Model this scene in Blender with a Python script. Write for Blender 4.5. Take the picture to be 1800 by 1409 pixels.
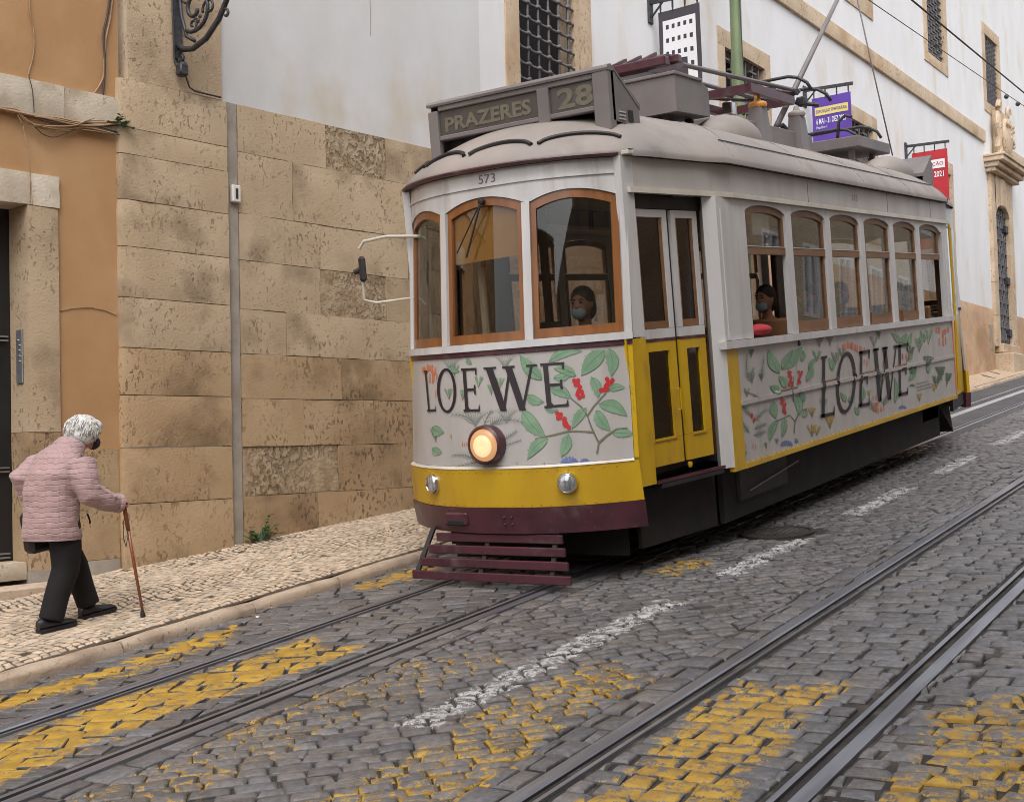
import bpy, bmesh, math, random
import numpy as np
from mathutils import Vector, Matrix, noise

for o in list(bpy.data.objects):
    bpy.data.objects.remove(o)
SC = bpy.context.scene
COL = SC.collection
R = math.radians
rnd = random.Random(11)

# ------------------------------------------------------------------ camera
CX, CY, FPX = 900.0, 704.5, 2190.0            # photograph is 1800 x 1409
def _basis(pitch, roll):
    fw = np.array([0, math.cos(pitch), math.sin(pitch)]); r = np.array([1., 0, 0]); u = np.cross(r, fw)
    return math.cos(roll)*r + math.sin(roll)*u, -math.sin(roll)*r + math.cos(roll)*u, fw
_r, _u, _w = _basis(R(2.165), R(-1.43))
_d = (2350-CX)*_r/FPX - (493-CY)*_u/FPX + _w; _d /= np.linalg.norm(_d)
AZ = math.atan2(_d[0], _d[1]); GR = math.tan(math.asin(_d[2])); TH = math.atan(GR)
_M = np.array([[math.sin(AZ), math.cos(AZ), 0], [-math.cos(AZ), math.sin(AZ), 0], [0, 0, 1.]])
RW, UW, WW = _M@_r, _M@_u, _M@_w
H = 1.68943
CAMP = np.array([0, 0, H])
cam = bpy.data.cameras.new('camera'); camo = bpy.data.objects.new('camera', cam); COL.objects.link(camo)
camo.matrix_world = Matrix(((RW[0], UW[0], -WW[0], 0), (RW[1], UW[1], -WW[1], 0), (RW[2], UW[2], -WW[2], H), (0, 0, 0, 1)))
cam.sensor_width = 36; cam.lens = FPX/1800*36; cam.clip_start = .05; cam.clip_end = 600
SC.camera = camo

# ------------------------------------------------------------------ sky, sun, exposure
SUN_EL, SUN_AZ = R(55), R(212)     # azimuth: direction the light comes from, counter-clockwise from +X
w = bpy.data.worlds.new('World'); SC.world = w; w.use_nodes = True
nt = w.node_tree; bg = nt.nodes['Background']
sky = nt.nodes.new('ShaderNodeTexSky'); sky.sky_type = 'NISHITA'; sky.sun_disc = False
sky.sun_elevation = SUN_EL; sky.sun_rotation = R(90) - SUN_AZ; sky.dust_density = 4; sky.air_density = 1.0; sky.ozone_density = 1
hs = nt.nodes.new('ShaderNodeHueSaturation'); hs.inputs['Saturation'].default_value = .34
nt.links.new(sky.outputs[0], hs.inputs['Color']); nt.links.new(hs.outputs[0], bg.inputs[0])
bg.inputs[1].default_value = .15
sun = bpy.data.lights.new('sun', 'SUN'); suno = bpy.data.objects.new('sun', sun); COL.objects.link(suno)
sun.energy = .55; sun.angle = R(100); sun.color = (1, .97, .93)
suno.rotation_euler = Vector((math.cos(SUN_EL)*math.cos(SUN_AZ), math.cos(SUN_EL)*math.sin(SUN_AZ), math.sin(SUN_EL))).to_track_quat('Z', 'Y').to_euler()
suno.location = (0, -4, 20)
SC.view_settings.view_transform = 'Standard'; SC.view_settings.look = 'None'
SC.view_settings.exposure = .88; SC.view_settings.gamma = 1; SC.view_settings.use_curve_mapping = False
SC.render.engine = 'CYCLES'
SC.cycles.max_bounces = 8; SC.cycles.transparent_max_bounces = 24; SC.cycles.diffuse_bounces = 4
SC.cycles.use_denoising = True; SC.cycles.filter_width = .95

# ------------------------------------------------------------------ measuring helpers (real planes only)
def ray(px, py): return (px-CX)/FPX*RW - (py-CY)/FPX*UW + WW
def hit(px, py, p0, n):
    v = ray(px, py); return CAMP + v*(((p0-CAMP)@n)/(v@n))
def un(s, y, h):                      # street coordinates (along the slope, across, off the road) -> world
    return np.array([s*math.cos(TH) - h*math.sin(TH), y, s*math.sin(TH) + h*math.cos(TH)])
def proj(p):
    q = np.asarray(p, float)-CAMP; z = q@WW
    return CX+FPX*(q@RW)/z, CY-FPX*(q@UW)/z, z
STREET = Matrix.Rotation(-TH, 4, 'Y')
# tram frame
TL, S0, Y0 = .006, 7.33, 5.02
TRAM = STREET @ Matrix.Translation((12, Y0, 0)) @ Matrix.Rotation(-TL, 4, 'Y') @ Matrix.Translation((S0-12, 0, 0))
TRN = np.array(TRAM); TRI = np.linalg.inv(TRN)
def tplane(px, py, p0, n):            # pixel on a plane given in tram coordinates -> tram coordinates
    P = (TRN@np.append(p0, 1))[:3]; N = TRN[:3, :3]@np.asarray(n, float)
    return (TRI@np.append(hit(px, py, P, N), 1))[:3]
def ty(px, py, y): return tplane(px, py, (0, y, 0), (0, 1, 0))
def tx(px, py, x): return tplane(px, py, (x, 0, 0), (1, 0, 0))

# ------------------------------------------------------------------ mesh builder
class MB:
    def __init__(s): s.v = []; s.f = []; s.m = []
    def add(s, vs, fs, mi=0):
        b = len(s.v); s.v += [tuple(map(float, p)) for p in vs]
        for f in fs: s.f.append(tuple(i+b for i in f)); s.m.append(mi)
        return s
    def box(s, lo, hi, c=0.0, mi=0, X=None):
        lo = np.minimum(lo, hi).astype(float) if not isinstance(lo, tuple) else np.minimum(np.array(lo, float), np.array(hi, float)); hi = np.maximum(np.array(hi, float), lo)
        c = min(c, .45*min(hi-lo)) if c else 0
        if not c:
            vs = [(x, y, z) for x in (lo[0], hi[0]) for y in (lo[1], hi[1]) for z in (lo[2], hi[2])]
            fs = [(0, 1, 3, 2), (4, 6, 7, 5), (0, 4, 5, 1), (2, 3, 7, 6), (0, 2, 6, 4), (1, 5, 7, 3)]
        else:
            vs = []; idx = {}
            for ix in (0, 1):
                for iy in (0, 1):
                    for iz in (0, 1):
                        cor = [(lo, hi)[i][k] for k, i in enumerate((ix, iy, iz))]
                        for ax in range(3):
                            p = list(cor)
                            for k, i in enumerate((ix, iy, iz)):
                                if k != ax: p[k] += c if i == 0 else -c
                            idx[(ix, iy, iz, ax)] = len(vs); vs.append(p)
            fs = []
            g = lambda a, b_, c_, ax: idx[(a, b_, c_, ax)]
            for i in (0, 1):
                q = [g(i, 0, 0, 0), g(i, 1, 0, 0), g(i, 1, 1, 0), g(i, 0, 1, 0)]; fs.append(tuple(q if i else q[::-1]))
                q = [g(0, i, 0, 1), g(0, i, 1, 1), g(1, i, 1, 1), g(1, i, 0, 1)]; fs.append(tuple(q if i else q[::-1]))
                q = [g(0, 0, i, 2), g(1, 0, i, 2), g(1, 1, i, 2), g(0, 1, i, 2)]; fs.append(tuple(q if i else q[::-1]))
            for i in (0, 1):
                for j in (0, 1):
                    fs.append((g(i, j, 0, 0), g(i, j, 0, 1), g(i, j, 1, 1), g(i, j, 1, 0)))
                    fs.append((g(i, 0, j, 0), g(i, 0, j, 2), g(i, 1, j, 2), g(i, 1, j, 0)))
                    fs.append((g(0, i, j, 1), g(0, i, j, 2), g(1, i, j, 2), g(1, i, j, 1)))
                    for k in (0, 1): fs.append((g(i, j, k, 0), g(i, j, k, 1), g(i, j, k, 2)))
        if X is not None: vs = [tuple(X@Vector(p)) for p in vs]
        return s.add(vs, fs, mi)
    def bar(s, p, q, w, h=None, mi=0, up=(0, 0, 1), c=0):
        p, q = Vector(p), Vector(q); d = q-p; L = d.length; d.normalize(); h = h or w
        u = Vector(up); a = d.cross(u)
        if a.length < 1e-4: a = d.cross(Vector((1, 0, 0)))
        a.normalize(); b = a.cross(d)
        X = Matrix(((d.x, a.x, b.x, p.x), (d.y, a.y, b.y, p.y), (d.z, a.z, b.z, p.z), (0, 0, 0, 1)))
        return s.box((0, -w/2, -h/2), (L, w/2, h/2), c, mi, X)
    def tube(s, pts, r, n=8, mi=0, cap=True):
        pts = [Vector(p) for p in pts]; N = len(pts)
        rs = [r]*N if not hasattr(r, '__len__') else list(r)
        t0 = (pts[1]-pts[0]).normalized(); a = t0.orthogonal().normalized()
        vs = []; fs = []
        for i, p in enumerate(pts):
            t = (pts[min(i+1, N-1)]-pts[max(i-1, 0)])
            if t.length < 1e-9: t = t0.copy()
            t.normalize(); a = (a-t*a.dot(t))
            if a.length < 1e-6: a = t.orthogonal()
            a.normalize(); b = t.cross(a)
            for k in range(n):
                an = 2*math.pi*k/n; vs.append(p+(a*math.cos(an)+b*math.sin(an))*rs[i])
        for i in range(N-1):
            for k in range(n):
                k2 = (k+1) % n; fs.append((i*n+k, i*n+k2, (i+1)*n+k2, (i+1)*n+k))
        if cap: fs.append(tuple(range(n))[::-1]); fs.append(tuple((N-1)*n+k for k in range(n)))
        return s.add(vs, fs, mi)
    def lathe(s, prof, c, axis=(0, 0, 1), n=16, mi=0):      # prof: (radius, along axis)
        ax = Vector(axis).normalized(); a = ax.orthogonal().normalized(); b = ax.cross(a); c = Vector(c)
        vs = []; fs = []
        for r_, h_ in prof:
            for k in range(n):
                an = 2*math.pi*k/n; vs.append(c+ax*h_+(a*math.cos(an)+b*math.sin(an))*r_)
        for i in range(len(prof)-1):
            for k in range(n):
                k2 = (k+1) % n; fs.append((i*n+k, i*n+k2, (i+1)*n+k2, (i+1)*n+k))
        fs.append(tuple(range(n))[::-1]); fs.append(tuple((len(prof)-1)*n+k for k in range(n)))
        return s.add(vs, fs, mi)
    def loft(s, rings, mi=0, cap=True, closed=True):
        n = len(rings[0]); vs = [p for r_ in rings for p in r_]; fs = []
        for i in range(len(rings)-1):
            for k in range(n if closed else n-1):
                k2 = (k+1) % n; fs.append((i*n+k, i*n+k2, (i+1)*n+k2, (i+1)*n+k))
        if cap and closed: fs.append(tuple(range(n))[::-1]); fs.append(tuple((len(rings)-1)*n+k for k in range(n)))
        return s.add(vs, fs, mi)
    def ell(s, c, r, n=14, m=9, X=None, mi=0):
        vs = []; fs = []
        for i in range(m+1):
            ph = math.pi*i/m
            for k in range(n):
                an = 2*math.pi*k/n
                p = Vector((r[0]*math.sin(ph)*math.cos(an), r[1]*math.sin(ph)*math.sin(an), r[2]*math.cos(ph)))
                if X is not None: p = X@p
                vs.append(p+Vector(c))
        for i in range(m):
            for k in range(n):
                k2 = (k+1) % n; fs.append((i*n+k, (i+1)*n+k, (i+1)*n+k2, i*n+k2))
        return s.add(vs, fs, mi)
    def slab(s, S, u0, u1, zlo, zhi, th, n=8, off=0.0, nz=1, mi=0):
        """solid strip on the surface S(u, z, off) between u0..u1 and zlo(u)..zhi(u); th = depth inwards"""
        fl = zlo if callable(zlo) else (lambda u: zlo); fh = zhi if callable(zhi) else (lambda u: zhi)
        vs = []; fs = []; W = nz+1
        for side in (0, 1):
            for i in range(n+1):
                u = u0+(u1-u0)*i/n; a, b = fl(u), fh(u)
                for j in range(W): vs.append(S(u, a+(b-a)*j/nz, off-(th if side else 0)))
        o = (n+1)*W
        for i in range(n):
            for j in range(nz):
                a = i*W+j; fs.append((a, a+W, a+W+1, a+1)); fs.append((o+a, o+a+1, o+a+W+1, o+a+W))
            a = i*W; fs.append((a, o+a, o+a+W, a+W)); a = i*W+nz; fs.append((a, a+W, o+a+W, o+a))
        for j in range(nz):
            fs.append((j, j+1, o+j+1, o+j)); a = n*W+j; fs.append((a, o+a, o+a+1, a+1))
        return s.add(vs, fs, mi)
    def mesh(s, name, mats, smooth=False, fix=True):
        me = bpy.data.meshes.new(name); me.from_pydata(s.v, [], s.f)
        for m in (mats if isinstance(mats, (list, tuple)) else [mats]): me.materials.append(m)
        if len(me.materials) > 1: me.polygons.foreach_set('material_index', s.m)
        if fix:
            b = bmesh.new(); b.from_mesh(me); bmesh.ops.recalc_face_normals(b, faces=b.faces); b.to_mesh(me); b.free()
        if smooth: smooth_mesh(me, smooth)
        me.update(); return me
    def build(s, name, mats, parent=None, smooth=False, fix=True):
        me = s.mesh(name, mats, smooth, fix); return link(name, me, parent)
def smooth_mesh(me, ang=True):
    me.polygons.foreach_set('use_smooth', [True]*len(me.polygons))
    if ang is not True: me.set_sharp_from_angle(angle=R(ang))
def link(name, me, parent=None):
    o = bpy.data.objects.new(name, me); COL.objects.link(o)
    if parent is not None: o.parent = parent
    return o
def tag(o, label=None, cat=None, group=None, kind=None):
    if label: o['label'] = label
    if cat: o['category'] = cat
    if group: o['group'] = group
    if kind: o['kind'] = kind
    return o
def empty(name, mw, label, cat, group=None, parent=None):
    o = bpy.data.objects.new(name, None); COL.objects.link(o); o.empty_display_size = .2
    o.matrix_world = mw if isinstance(mw, Matrix) else Matrix.Translation(mw)
    return tag(o, label, cat, group)
def evaluated(o):
    dg = bpy.context.evaluated_depsgraph_get(); me = bpy.data.meshes.new_from_object(o.evaluated_get(dg)); return me
def fused(mb, name, mats, voxel, smooth_it=4, parent=None):
    """one continuous surface out of overlapping shapes (voxel remesh, then smoothed)"""
    o = mb.build(name+'_tmp', mats if isinstance(mats, (list, tuple)) else [mats])
    m = o.modifiers.new('r', 'REMESH'); m.mode = 'VOXEL'; m.voxel_size = voxel
    if smooth_it:
        m2 = o.modifiers.new('s', 'SMOOTH'); m2.factor = .5; m2.iterations = smooth_it
    me = evaluated(o); bpy.data.objects.remove(o); me.name = name
    me.materials.clear()
    for q in (mats if isinstance(mats, (list, tuple)) else [mats]): me.materials.append(q)
    smooth_mesh(me); return link(name, me, parent)
def text2d(txt, bold=0.0):
    cu = bpy.data.curves.new('lettering', 'FONT'); cu.body = txt; cu.size = 1; cu.offset = bold; cu.resolution_u = 3
    o = bpy.data.objects.new('lettering', cu); COL.objects.link(o); bpy.context.view_layer.update()
    me = evaluated(o); V = [(v.co.x, v.co.y) for v in me.vertices]; F = [tuple(p.vertices) for p in me.polygons]
    bpy.data.objects.remove(o); bpy.data.meshes.remove(me)
    xs = [a for a, _ in V]; ys = [b for _, b in V]; x0, x1, y0, y1 = min(xs), max(xs), min(ys), max(ys)
    return [((a-x0)/(x1-x0), (b-y0)/(y1-y0)) for a, b in V], F
def put_text(mb, txt, fn, mi=0, bold=0.0):          # fn maps (0..1, 0..1) to 3D
    V, F = text2d(txt, bold); mb.add([fn(a, b) for a, b in V], F, mi)
def quadfn(p00, p10, p01, p11):
    p00, p10, p01, p11 = map(np.array, (p00, p10, p01, p11))
    return lambda a, b: (1-a)*(1-b)*p00+a*(1-b)*p10+(1-a)*b*p01+a*b*p11

# ------------------------------------------------------------------ materials
def lin(r, g, b):
    f = lambda c: (c/255/12.92) if c <= 10 else ((c/255+.055)/1.055)**2.4
    return (f(r), f(g), f(b), 1)
def c4(c): return tuple(c) if len(c) == 4 else (*c, 1)
def mat(name, a, b=None, scale=3.0, detail=5, lo=.35, hi=.65, rough=.7, metal=0, bump=0, bscale=40, stretch=(1, 1, 1),
        pits=0, pscale=14, pstretch=(1, 1, .6), pcol=(.05, .04, .03), plo=.62, rand=0, c=None, cscale=.6, clo=.5, chi=.75, emit=0, coat=0, spec=.5, rvar=0):
    m = bpy.data.materials.new(name); m.use_nodes = True; T = m.node_tree; N = T.nodes; L = T.links
    P = N['Principled BSDF']; P.inputs['Roughness'].default_value = rough; P.inputs['Metallic'].default_value = metal
    P.inputs['Specular IOR Level'].default_value = spec
    if coat: P.inputs['Coat Weight'].default_value = coat; P.inputs['Coat Roughness'].default_value = .12
    tc = N.new('ShaderNodeTexCoord'); co = tc.outputs['Object']
    if rand:
        oi = N.new('ShaderNodeObjectInfo'); va = N.new('ShaderNodeVectorMath'); va.operation = 'ADD'
        sc_ = N.new('ShaderNodeMath'); sc_.operation = 'MULTIPLY'; sc_.inputs[1].default_value = 37.0
        L.new(oi.outputs['Random'], sc_.inputs[0]); L.new(co, va.inputs[0]); L.new(sc_.outputs[0], va.inputs[1]); co = va.outputs[0]
    def nz(s_, st=(1, 1, 1), det=detail, ro=.55):
        mp = N.new('ShaderNodeMapping'); mp.inputs['Scale'].default_value = st; L.new(co, mp.inputs[0])
        n = N.new('ShaderNodeTexNoise'); n.inputs['Scale'].default_value = s_; n.inputs['Detail'].default_value = det; n.inputs['Roughness'].default_value = ro
        L.new(mp.outputs[0], n.inputs['Vector']); return n.outputs['Fac']
    def ramp(src, l, h):
        r_ = N.new('ShaderNodeMapRange'); r_.inputs['From Min'].default_value = l; r_.inputs['From Max'].default_value = h; r_.interpolation_type = 'SMOOTHSTEP'
        L.new(src, r_.inputs['Value']); return r_.outputs['Result']
    def mix(f, x, y, mode='MIX'):
        q = N.new('ShaderNodeMix'); q.data_type = 'RGBA'; q.blend_type = mode
        if isinstance(f, (int, float)): q.inputs[0].default_value = f
        else: L.new(f, q.inputs[0])
        for k, z in ((6, x), (7, y)):
            if isinstance(z, tuple): q.inputs[k].default_value = c4(z)
            else: L.new(z, q.inputs[k])
        return q.outputs[2]
    col = c4(a); big = None
    if b is not None: col = mix(ramp(nz(scale, stretch), lo, hi), c4(a), c4(b))
    if c is not None: col = mix(ramp(nz(cscale, stretch, 4), clo, chi), col, c4(c))
    hgt = None
    if bump: hgt = nz(bscale, (1, 1, 1), 6)
    if pits:
        pm = ramp(nz(pscale, pstretch, 3, .5), plo, plo+.06); dens = ramp(nz(pscale*.07, (1, 1, 1), 3), .36, .66)
        mm = N.new('ShaderNodeMath'); mm.operation = 'MULTIPLY'; L.new(pm, mm.inputs[0]); L.new(dens, mm.inputs[1])
        m3 = N.new('ShaderNodeMath'); m3.operation = 'MULTIPLY'; m3.inputs[1].default_value = pits; L.new(mm.outputs[0], m3.inputs[0])
        col = mix(m3.outputs[0], col, c4(pcol))
        sb = N.new('ShaderNodeMath'); sb.operation = 'MULTIPLY_ADD'; sb.inputs[1].default_value = -1.6; L.new(mm.outputs[0], sb.inputs[0])
        if hgt: L.new(hgt, sb.inputs[2])
        hgt = sb.outputs[0]; bump = max(bump, .4)
    if rand:
        oi2 = N.new('ShaderNodeObjectInfo'); mr = N.new('ShaderNodeMapRange'); mr.inputs['To Min'].default_value = 1-rand; mr.inputs['To Max'].default_value = 1+rand
        L.new(oi2.outputs['Random'], mr.inputs['Value']); hsv = N.new('ShaderNodeHueSaturation'); L.new(mr.outputs[0], hsv.inputs['Value'])
        if isinstance(col, tuple): hsv.inputs['Color'].default_value = col
        else: L.new(col, hsv.inputs['Color'])
        col = hsv.outputs[0]
    if isinstance(col, tuple): P.inputs['Base Color'].default_value = col
    else: L.new(col, P.inputs['Base Color'])
    if rvar:
        rr = N.new('ShaderNodeMapRange'); rr.inputs['To Min'].default_value = rough-rvar; rr.inputs['To Max'].default_value = rough+rvar
        L.new(nz(bscale*.3 if bscale else 8, stretch), rr.inputs['Value']); L.new(rr.outputs[0], P.inputs['Roughness'])
    if hgt is not None:
        bn = N.new('ShaderNodeBump'); bn.inputs['Strength'].default_value = min(1, bump); bn.inputs['Distance'].default_value = .02 if not pits else .012
        L.new(hgt, bn.inputs['Height']); L.new(bn.outputs[0], P.inputs['Normal'])
    if emit:
        P.inputs['Emission Color'].default_value = c4(a); P.inputs['Emission Strength'].default_value = emit
    return m

MAT = {}
def G_(name, **k): MAT[name] = mat(name, **k); return MAT[name]
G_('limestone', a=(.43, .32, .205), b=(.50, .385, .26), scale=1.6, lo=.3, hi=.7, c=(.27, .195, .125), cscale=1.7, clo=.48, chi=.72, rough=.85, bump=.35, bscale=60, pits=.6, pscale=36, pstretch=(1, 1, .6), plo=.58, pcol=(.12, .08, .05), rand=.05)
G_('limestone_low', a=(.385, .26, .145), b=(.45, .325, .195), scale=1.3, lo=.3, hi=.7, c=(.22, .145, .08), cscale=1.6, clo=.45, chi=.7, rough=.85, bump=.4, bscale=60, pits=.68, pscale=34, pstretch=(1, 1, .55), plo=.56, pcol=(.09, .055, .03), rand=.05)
G_('limestone_rough', a=(.33, .235, .14), b=(.47, .36, .24), scale=9, lo=.35, hi=.65, rough=.9, bump=1.0, bscale=30, pits=.6, pscale=26, pstretch=(1, 1, .8), plo=.5, pcol=(.12, .08, .05), rand=.08)
G_('limestone_pale', a=(.50, .42, .32), b=(.60, .53, .43), scale=3, c=(.34, .27, .18), cscale=2.0, clo=.45, chi=.75, rough=.85, bump=.35, bscale=50, pits=.5, pscale=20, plo=.62, pcol=(.12, .09, .06), rand=.08)
G_('trim_stone', a=(.50, .375, .255), b=(.58, .46, .33), scale=2.5, c=(.40, .26, .15), cscale=1.0, rough=.85, bump=.4, bscale=40, pits=.7, pscale=26, pstretch=(1, 1, .7), plo=.58, pcol=(.18, .12, .08), rand=.05)
G_('pink_stone', a=(.48, .30, .18), b=(.56, .385, .25), scale=1.5, c=(.36, .22, .12), cscale=.8, rough=.85, bump=.3, bscale=40, pits=.5, pscale=9, plo=.6, pcol=(.2, .13, .08), rand=.08)
G_('mortar', a=(.27, .195, .12), b=(.36, .27, .175), scale=12, rough=.95, bump=.4, bscale=80)
G_('cement', a=(.30, .265, .23), b=(.38, .34, .29), scale=5, c=(.24, .19, .14), cscale=2.5, rough=.9, bump=.25, bscale=60)
G_('white_plaster', a=(.735, .735, .75), b=(.685, .68, .675), scale=1.2, lo=.3, hi=.7, c=(.60, .51, .39), cscale=.85, clo=.53, chi=.80, rough=.9, bump=.2, bscale=5, stretch=(1.4, 1.4, .6), )
G_('grey_plaster', a=(.60, .60, .61), b=(.54, .535, .53), scale=1.1, lo=.3, hi=.7, c=(.50, .43, .33), cscale=.9, clo=.52, chi=.78, rough=.9, bump=.2, bscale=5, stretch=(1.2, 1.2, .7))  # plaster of the near wing, greyer than the long wing's
G_('ochre_plaster', a=(.44, .255, .12), b=(.40, .225, .105), scale=2, c=(.48, .30, .16), cscale=1.1, rough=.9, bump=.1, bscale=14)
G_('dark_iron', a=(.035, .035, .04), b=(.06, .06, .066), scale=20, rough=.5, metal=.3, bump=.2, bscale=60)
G_('grille_iron', a=(.13, .125, .135), b=(.19, .18, .19), scale=15, rough=.6, metal=.2, bump=.2, bscale=50)
G_('dark_void', a=(.012, .011, .013), rough=.8)
G_('black_door', a=(.012, .012, .014), rough=.45)
G_('steel_plate', a=(.30, .30, .31), b=(.24, .24, .25), scale=4, rough=.45, metal=.6)
G_('road_bed', a=(.030, .027, .025), b=(.12, .10, .085), lo=.45, hi=.75, scale=5, c=(.055, .05, .046), cscale=3, rough=.95, bump=.5, bscale=60)
G_('asphalt', a=(.072, .072, .076), b=(.095, .094, .097), scale=2, rough=.85, bump=.5, bscale=160)
G_('kerb_stone', a=(.50, .395, .30), b=(.41, .31, .225), scale=5, c=(.30, .22, .16), cscale=3, rough=.8, bump=.35, bscale=50, pits=.4, pscale=25, plo=.62, rand=.1)
G_('pave_bed', a=(.065, .045, .03), b=(.11, .08, .05), scale=12, rough=.95, bump=.4, bscale=80)
G_('rail_steel', a=(.36, .37, .41), b=(.25, .25, .28), scale=1.2, stretch=(.4, 12, 12), rough=.36, metal=.75, bump=.05, bscale=30)
G_('rail_dark', a=(.055, .05, .05), b=(.09, .08, .075), scale=4, rough=.6, metal=.4)
G_('green_paint', a=(.165, .215, .105), b=(.135, .18, .09), scale=3, c=(.25, .16, .05), cscale=1.7, clo=.66, chi=.8, rough=.5, bump=.1, bscale=20)
G_('cable_tan', a=(.30, .18, .095), b=(.38, .25, .15), scale=10, rough=.8)
G_('cable_dark', a=(.05, .045, .045), rough=.7)
G_('weed_green', a=(.09, .17, .035), b=(.05, .10, .02), scale=9, rough=.6)
# tram paints
G_('tram_white', a=(.60, .595, .60), b=(.52, .515, .515), scale=1.5, stretch=(4, 4, .6), c=(.38, .35, .32), cscale=2.0, clo=.56, chi=.85, rough=.38, coat=.25, bump=.04, bscale=6)
G_('tram_cream', a=(.62, .59, .52), b=(.52, .48, .41), scale=3, rough=.4, coat=.2)
G_('letterboard', a=(.46, .44, .435), b=(.40, .38, .37), scale=1.0, stretch=(2.5, 2.5, .7), c=(.33, .305, .285), cscale=1.5, clo=.5, chi=.85, rough=.42, coat=.2, bump=.05, bscale=5)
G_('tram_yellow', a=(.60, .375, .012), b=(.53, .315, .012), scale=1.6, stretch=(2, 2, .7), c=(.36, .205, .025), cscale=2.3, clo=.54, chi=.85, pits=.6, pscale=60, pstretch=(1, 1, 1), plo=.71, pcol=(.12, .06, .03), rough=.38, coat=.25, bump=.05, bscale=5)
G_('tram_maroon', a=(.085, .022, .034), b=(.055, .015, .024), scale=4, c=(.12, .075, .07), cscale=5, clo=.52, chi=.8, pits=.5, pscale=50, pstretch=(1, 1, 1), plo=.66, pcol=(.16, .11, .10), rough=.42, coat=.2)
G_('ad_vinyl', a=(.47, .445, .43), b=(.42, .40, .385), scale=1.5, stretch=(3, 3, .6), c=(.35, .32, .295), cscale=1.6, clo=.52, chi=.88, rough=.4, bump=.05, bscale=5)
G_('roof_grey', a=(.315, .275, .248), b=(.26, .232, .215), scale=1.6, c=(.17, .15, .14), cscale=2.2, clo=.5, chi=.85, rough=.62, bump=.12, bscale=9)
G_('box_grey', a=(.155, .138, .138), b=(.195, .175, .172), scale=2, rough=.5, bump=.06, bscale=8)
G_('tram_dark', a=(.016, .015, .015), b=(.028, .024, .024), scale=5, rough=.6)
G_('tram_under', a=(.008, .007, .007), b=(.016, .012, .012), scale=4, rough=.8, bump=.2, bscale=25)
G_('wheel_steel', a=(.08, .075, .07), b=(.12, .11, .10), scale=4, rough=.5, metal=.7)
G_('window_wood', a=(.26, .10, .028), b=(.19, .07, .02), scale=2, stretch=(6, 6, .6), rough=.4, coat=.35)
G_('window_wood_dull', a=(.22, .11, .05), b=(.165, .08, .037), scale=2.5, stretch=(1, 6, 6), rough=.5, coat=.1)
G_('inner_wood', a=(.16, .075, .03), b=(.11, .05, .02), scale=3, rough=.5)
G_('inner_cream', a=(.68, .62, .48), rough=.5)
G_('blind_ochre', a=(.62, .33, .075), b=(.54, .28, .06), scale=2, rough=.8)
G_('rubber', a=(.012, .012, .013), rough=.6)
G_('chrome', a=(.75, .75, .76), rough=.12, metal=1)
G_('amber', a=(.65, .28, .05), rough=.3, coat=.4)
G_('ink', a=(.028, .02, .026), rough=.45)
G_('ink_soft', a=(.14, .125, .15), rough=.5)
G_('gold_letter', a=(.175, .155, .115), b=(.14, .125, .095), scale=20, rough=.5)
G_('roll_blind', a=(.085, .073, .066), b=(.07, .062, .057), scale=4, rough=.4, coat=.2)
G_('leaf_green', a=(.225, .36, .235), b=(.175, .295, .19), scale=9, rough=.45)
G_('leaf_dark', a=(.08, .15, .085), rough=.5)
G_('fern_grey', a=(.23, .26, .235), rough=.5)
G_('stem_brown', a=(.20, .17, .12), rough=.5)
G_('berry_red', a=(.50, .03, .035), rough=.4)
G_('flower_orange', a=(.62, .17, .075), rough=.5)
G_('flower_blue', a=(.13, .18, .38), rough=.5)
G_('flower_yellow', a=(.45, .32, .09), rough=.5)
G_('banner_dark', a=(.052, .047, .058), rough=.75, bump=.06, bscale=4)
G_('banner_purple', a=(.115, .05, .36), b=(.10, .043, .32), scale=3, rough=.7, bump=.08, bscale=4)
G_('banner_red', a=(.46, .022, .032), b=(.40, .02, .03), scale=3, rough=.7, bump=.08, bscale=4)
G_('print_white', a=(.74, .74, .77), rough=.7)
G_('print_yellow', a=(.70, .60, .20), rough=.7)
G_('box_plastic', a=(.66, .64, .58), rough=.5)
G_('glass_lens', a=(.62, .64, .66), b=(.3, .31, .33), scale=40, stretch=(1, 1, .2), rough=.12, metal=.6)
# people
G_('skin', a=(.46, .24, .16), b=(.41, .20, .13), scale=12, rough=.55)
G_('coat_lining', a=(.42, .27, .28), rough=.9)
G_('trousers_black', a=(.0045, .004, .005), b=(.008, .006, .008), scale=9, rough=.9, bump=.3, bscale=12)
G_('shoe_leather', a=(.016, .014, .018), rough=.35, bump=.15, bscale=30)
G_('hair_white', a=(.66, .655, .64), b=(.56, .55, .53), scale=9, stretch=(4, 4, 10), rough=.6, bump=.12, bscale=60)
G_('hair_dark', a=(.03, .02, .015), rough=.6)
G_('mask_dark', a=(.028, .026, .042), rough=.8)
G_('mask_blue', a=(.32, .44, .48), rough=.8)
G_('cane_wood', a=(.24, .075, .025), b=(.17, .05, .018), scale=6, stretch=(1, 1, .2), rough=.35, coat=.3)
G_('bag_black', a=(.018, .015, .022), rough=.5)
G_('magenta', a=(.20, .008, .055), rough=.8)
G_('cloth_blue', a=(.28, .48, .56), b=(.2, .36, .42), scale=5, rough=.9)
G_('cloth_white', a=(.75, .76, .80), b=(.6, .61, .65), scale=7, rough=.9)
G_('cloth_black', a=(.02, .02, .024), rough=.9)
G_('cloth_red', a=(.42, .03, .045), rough=.8)
G_('cloth_navy', a=(.035, .045, .09), rough=.9)
G_('cloth_shirt', a=(.40, .44, .50), rough=.9)
G_('facade_cream', a=(.52, .44, .31), b=(.45, .37, .25), scale=1, rough=.9)
G_('facade_roof', a=(.30, .12, .06), rough=.9)

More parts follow.
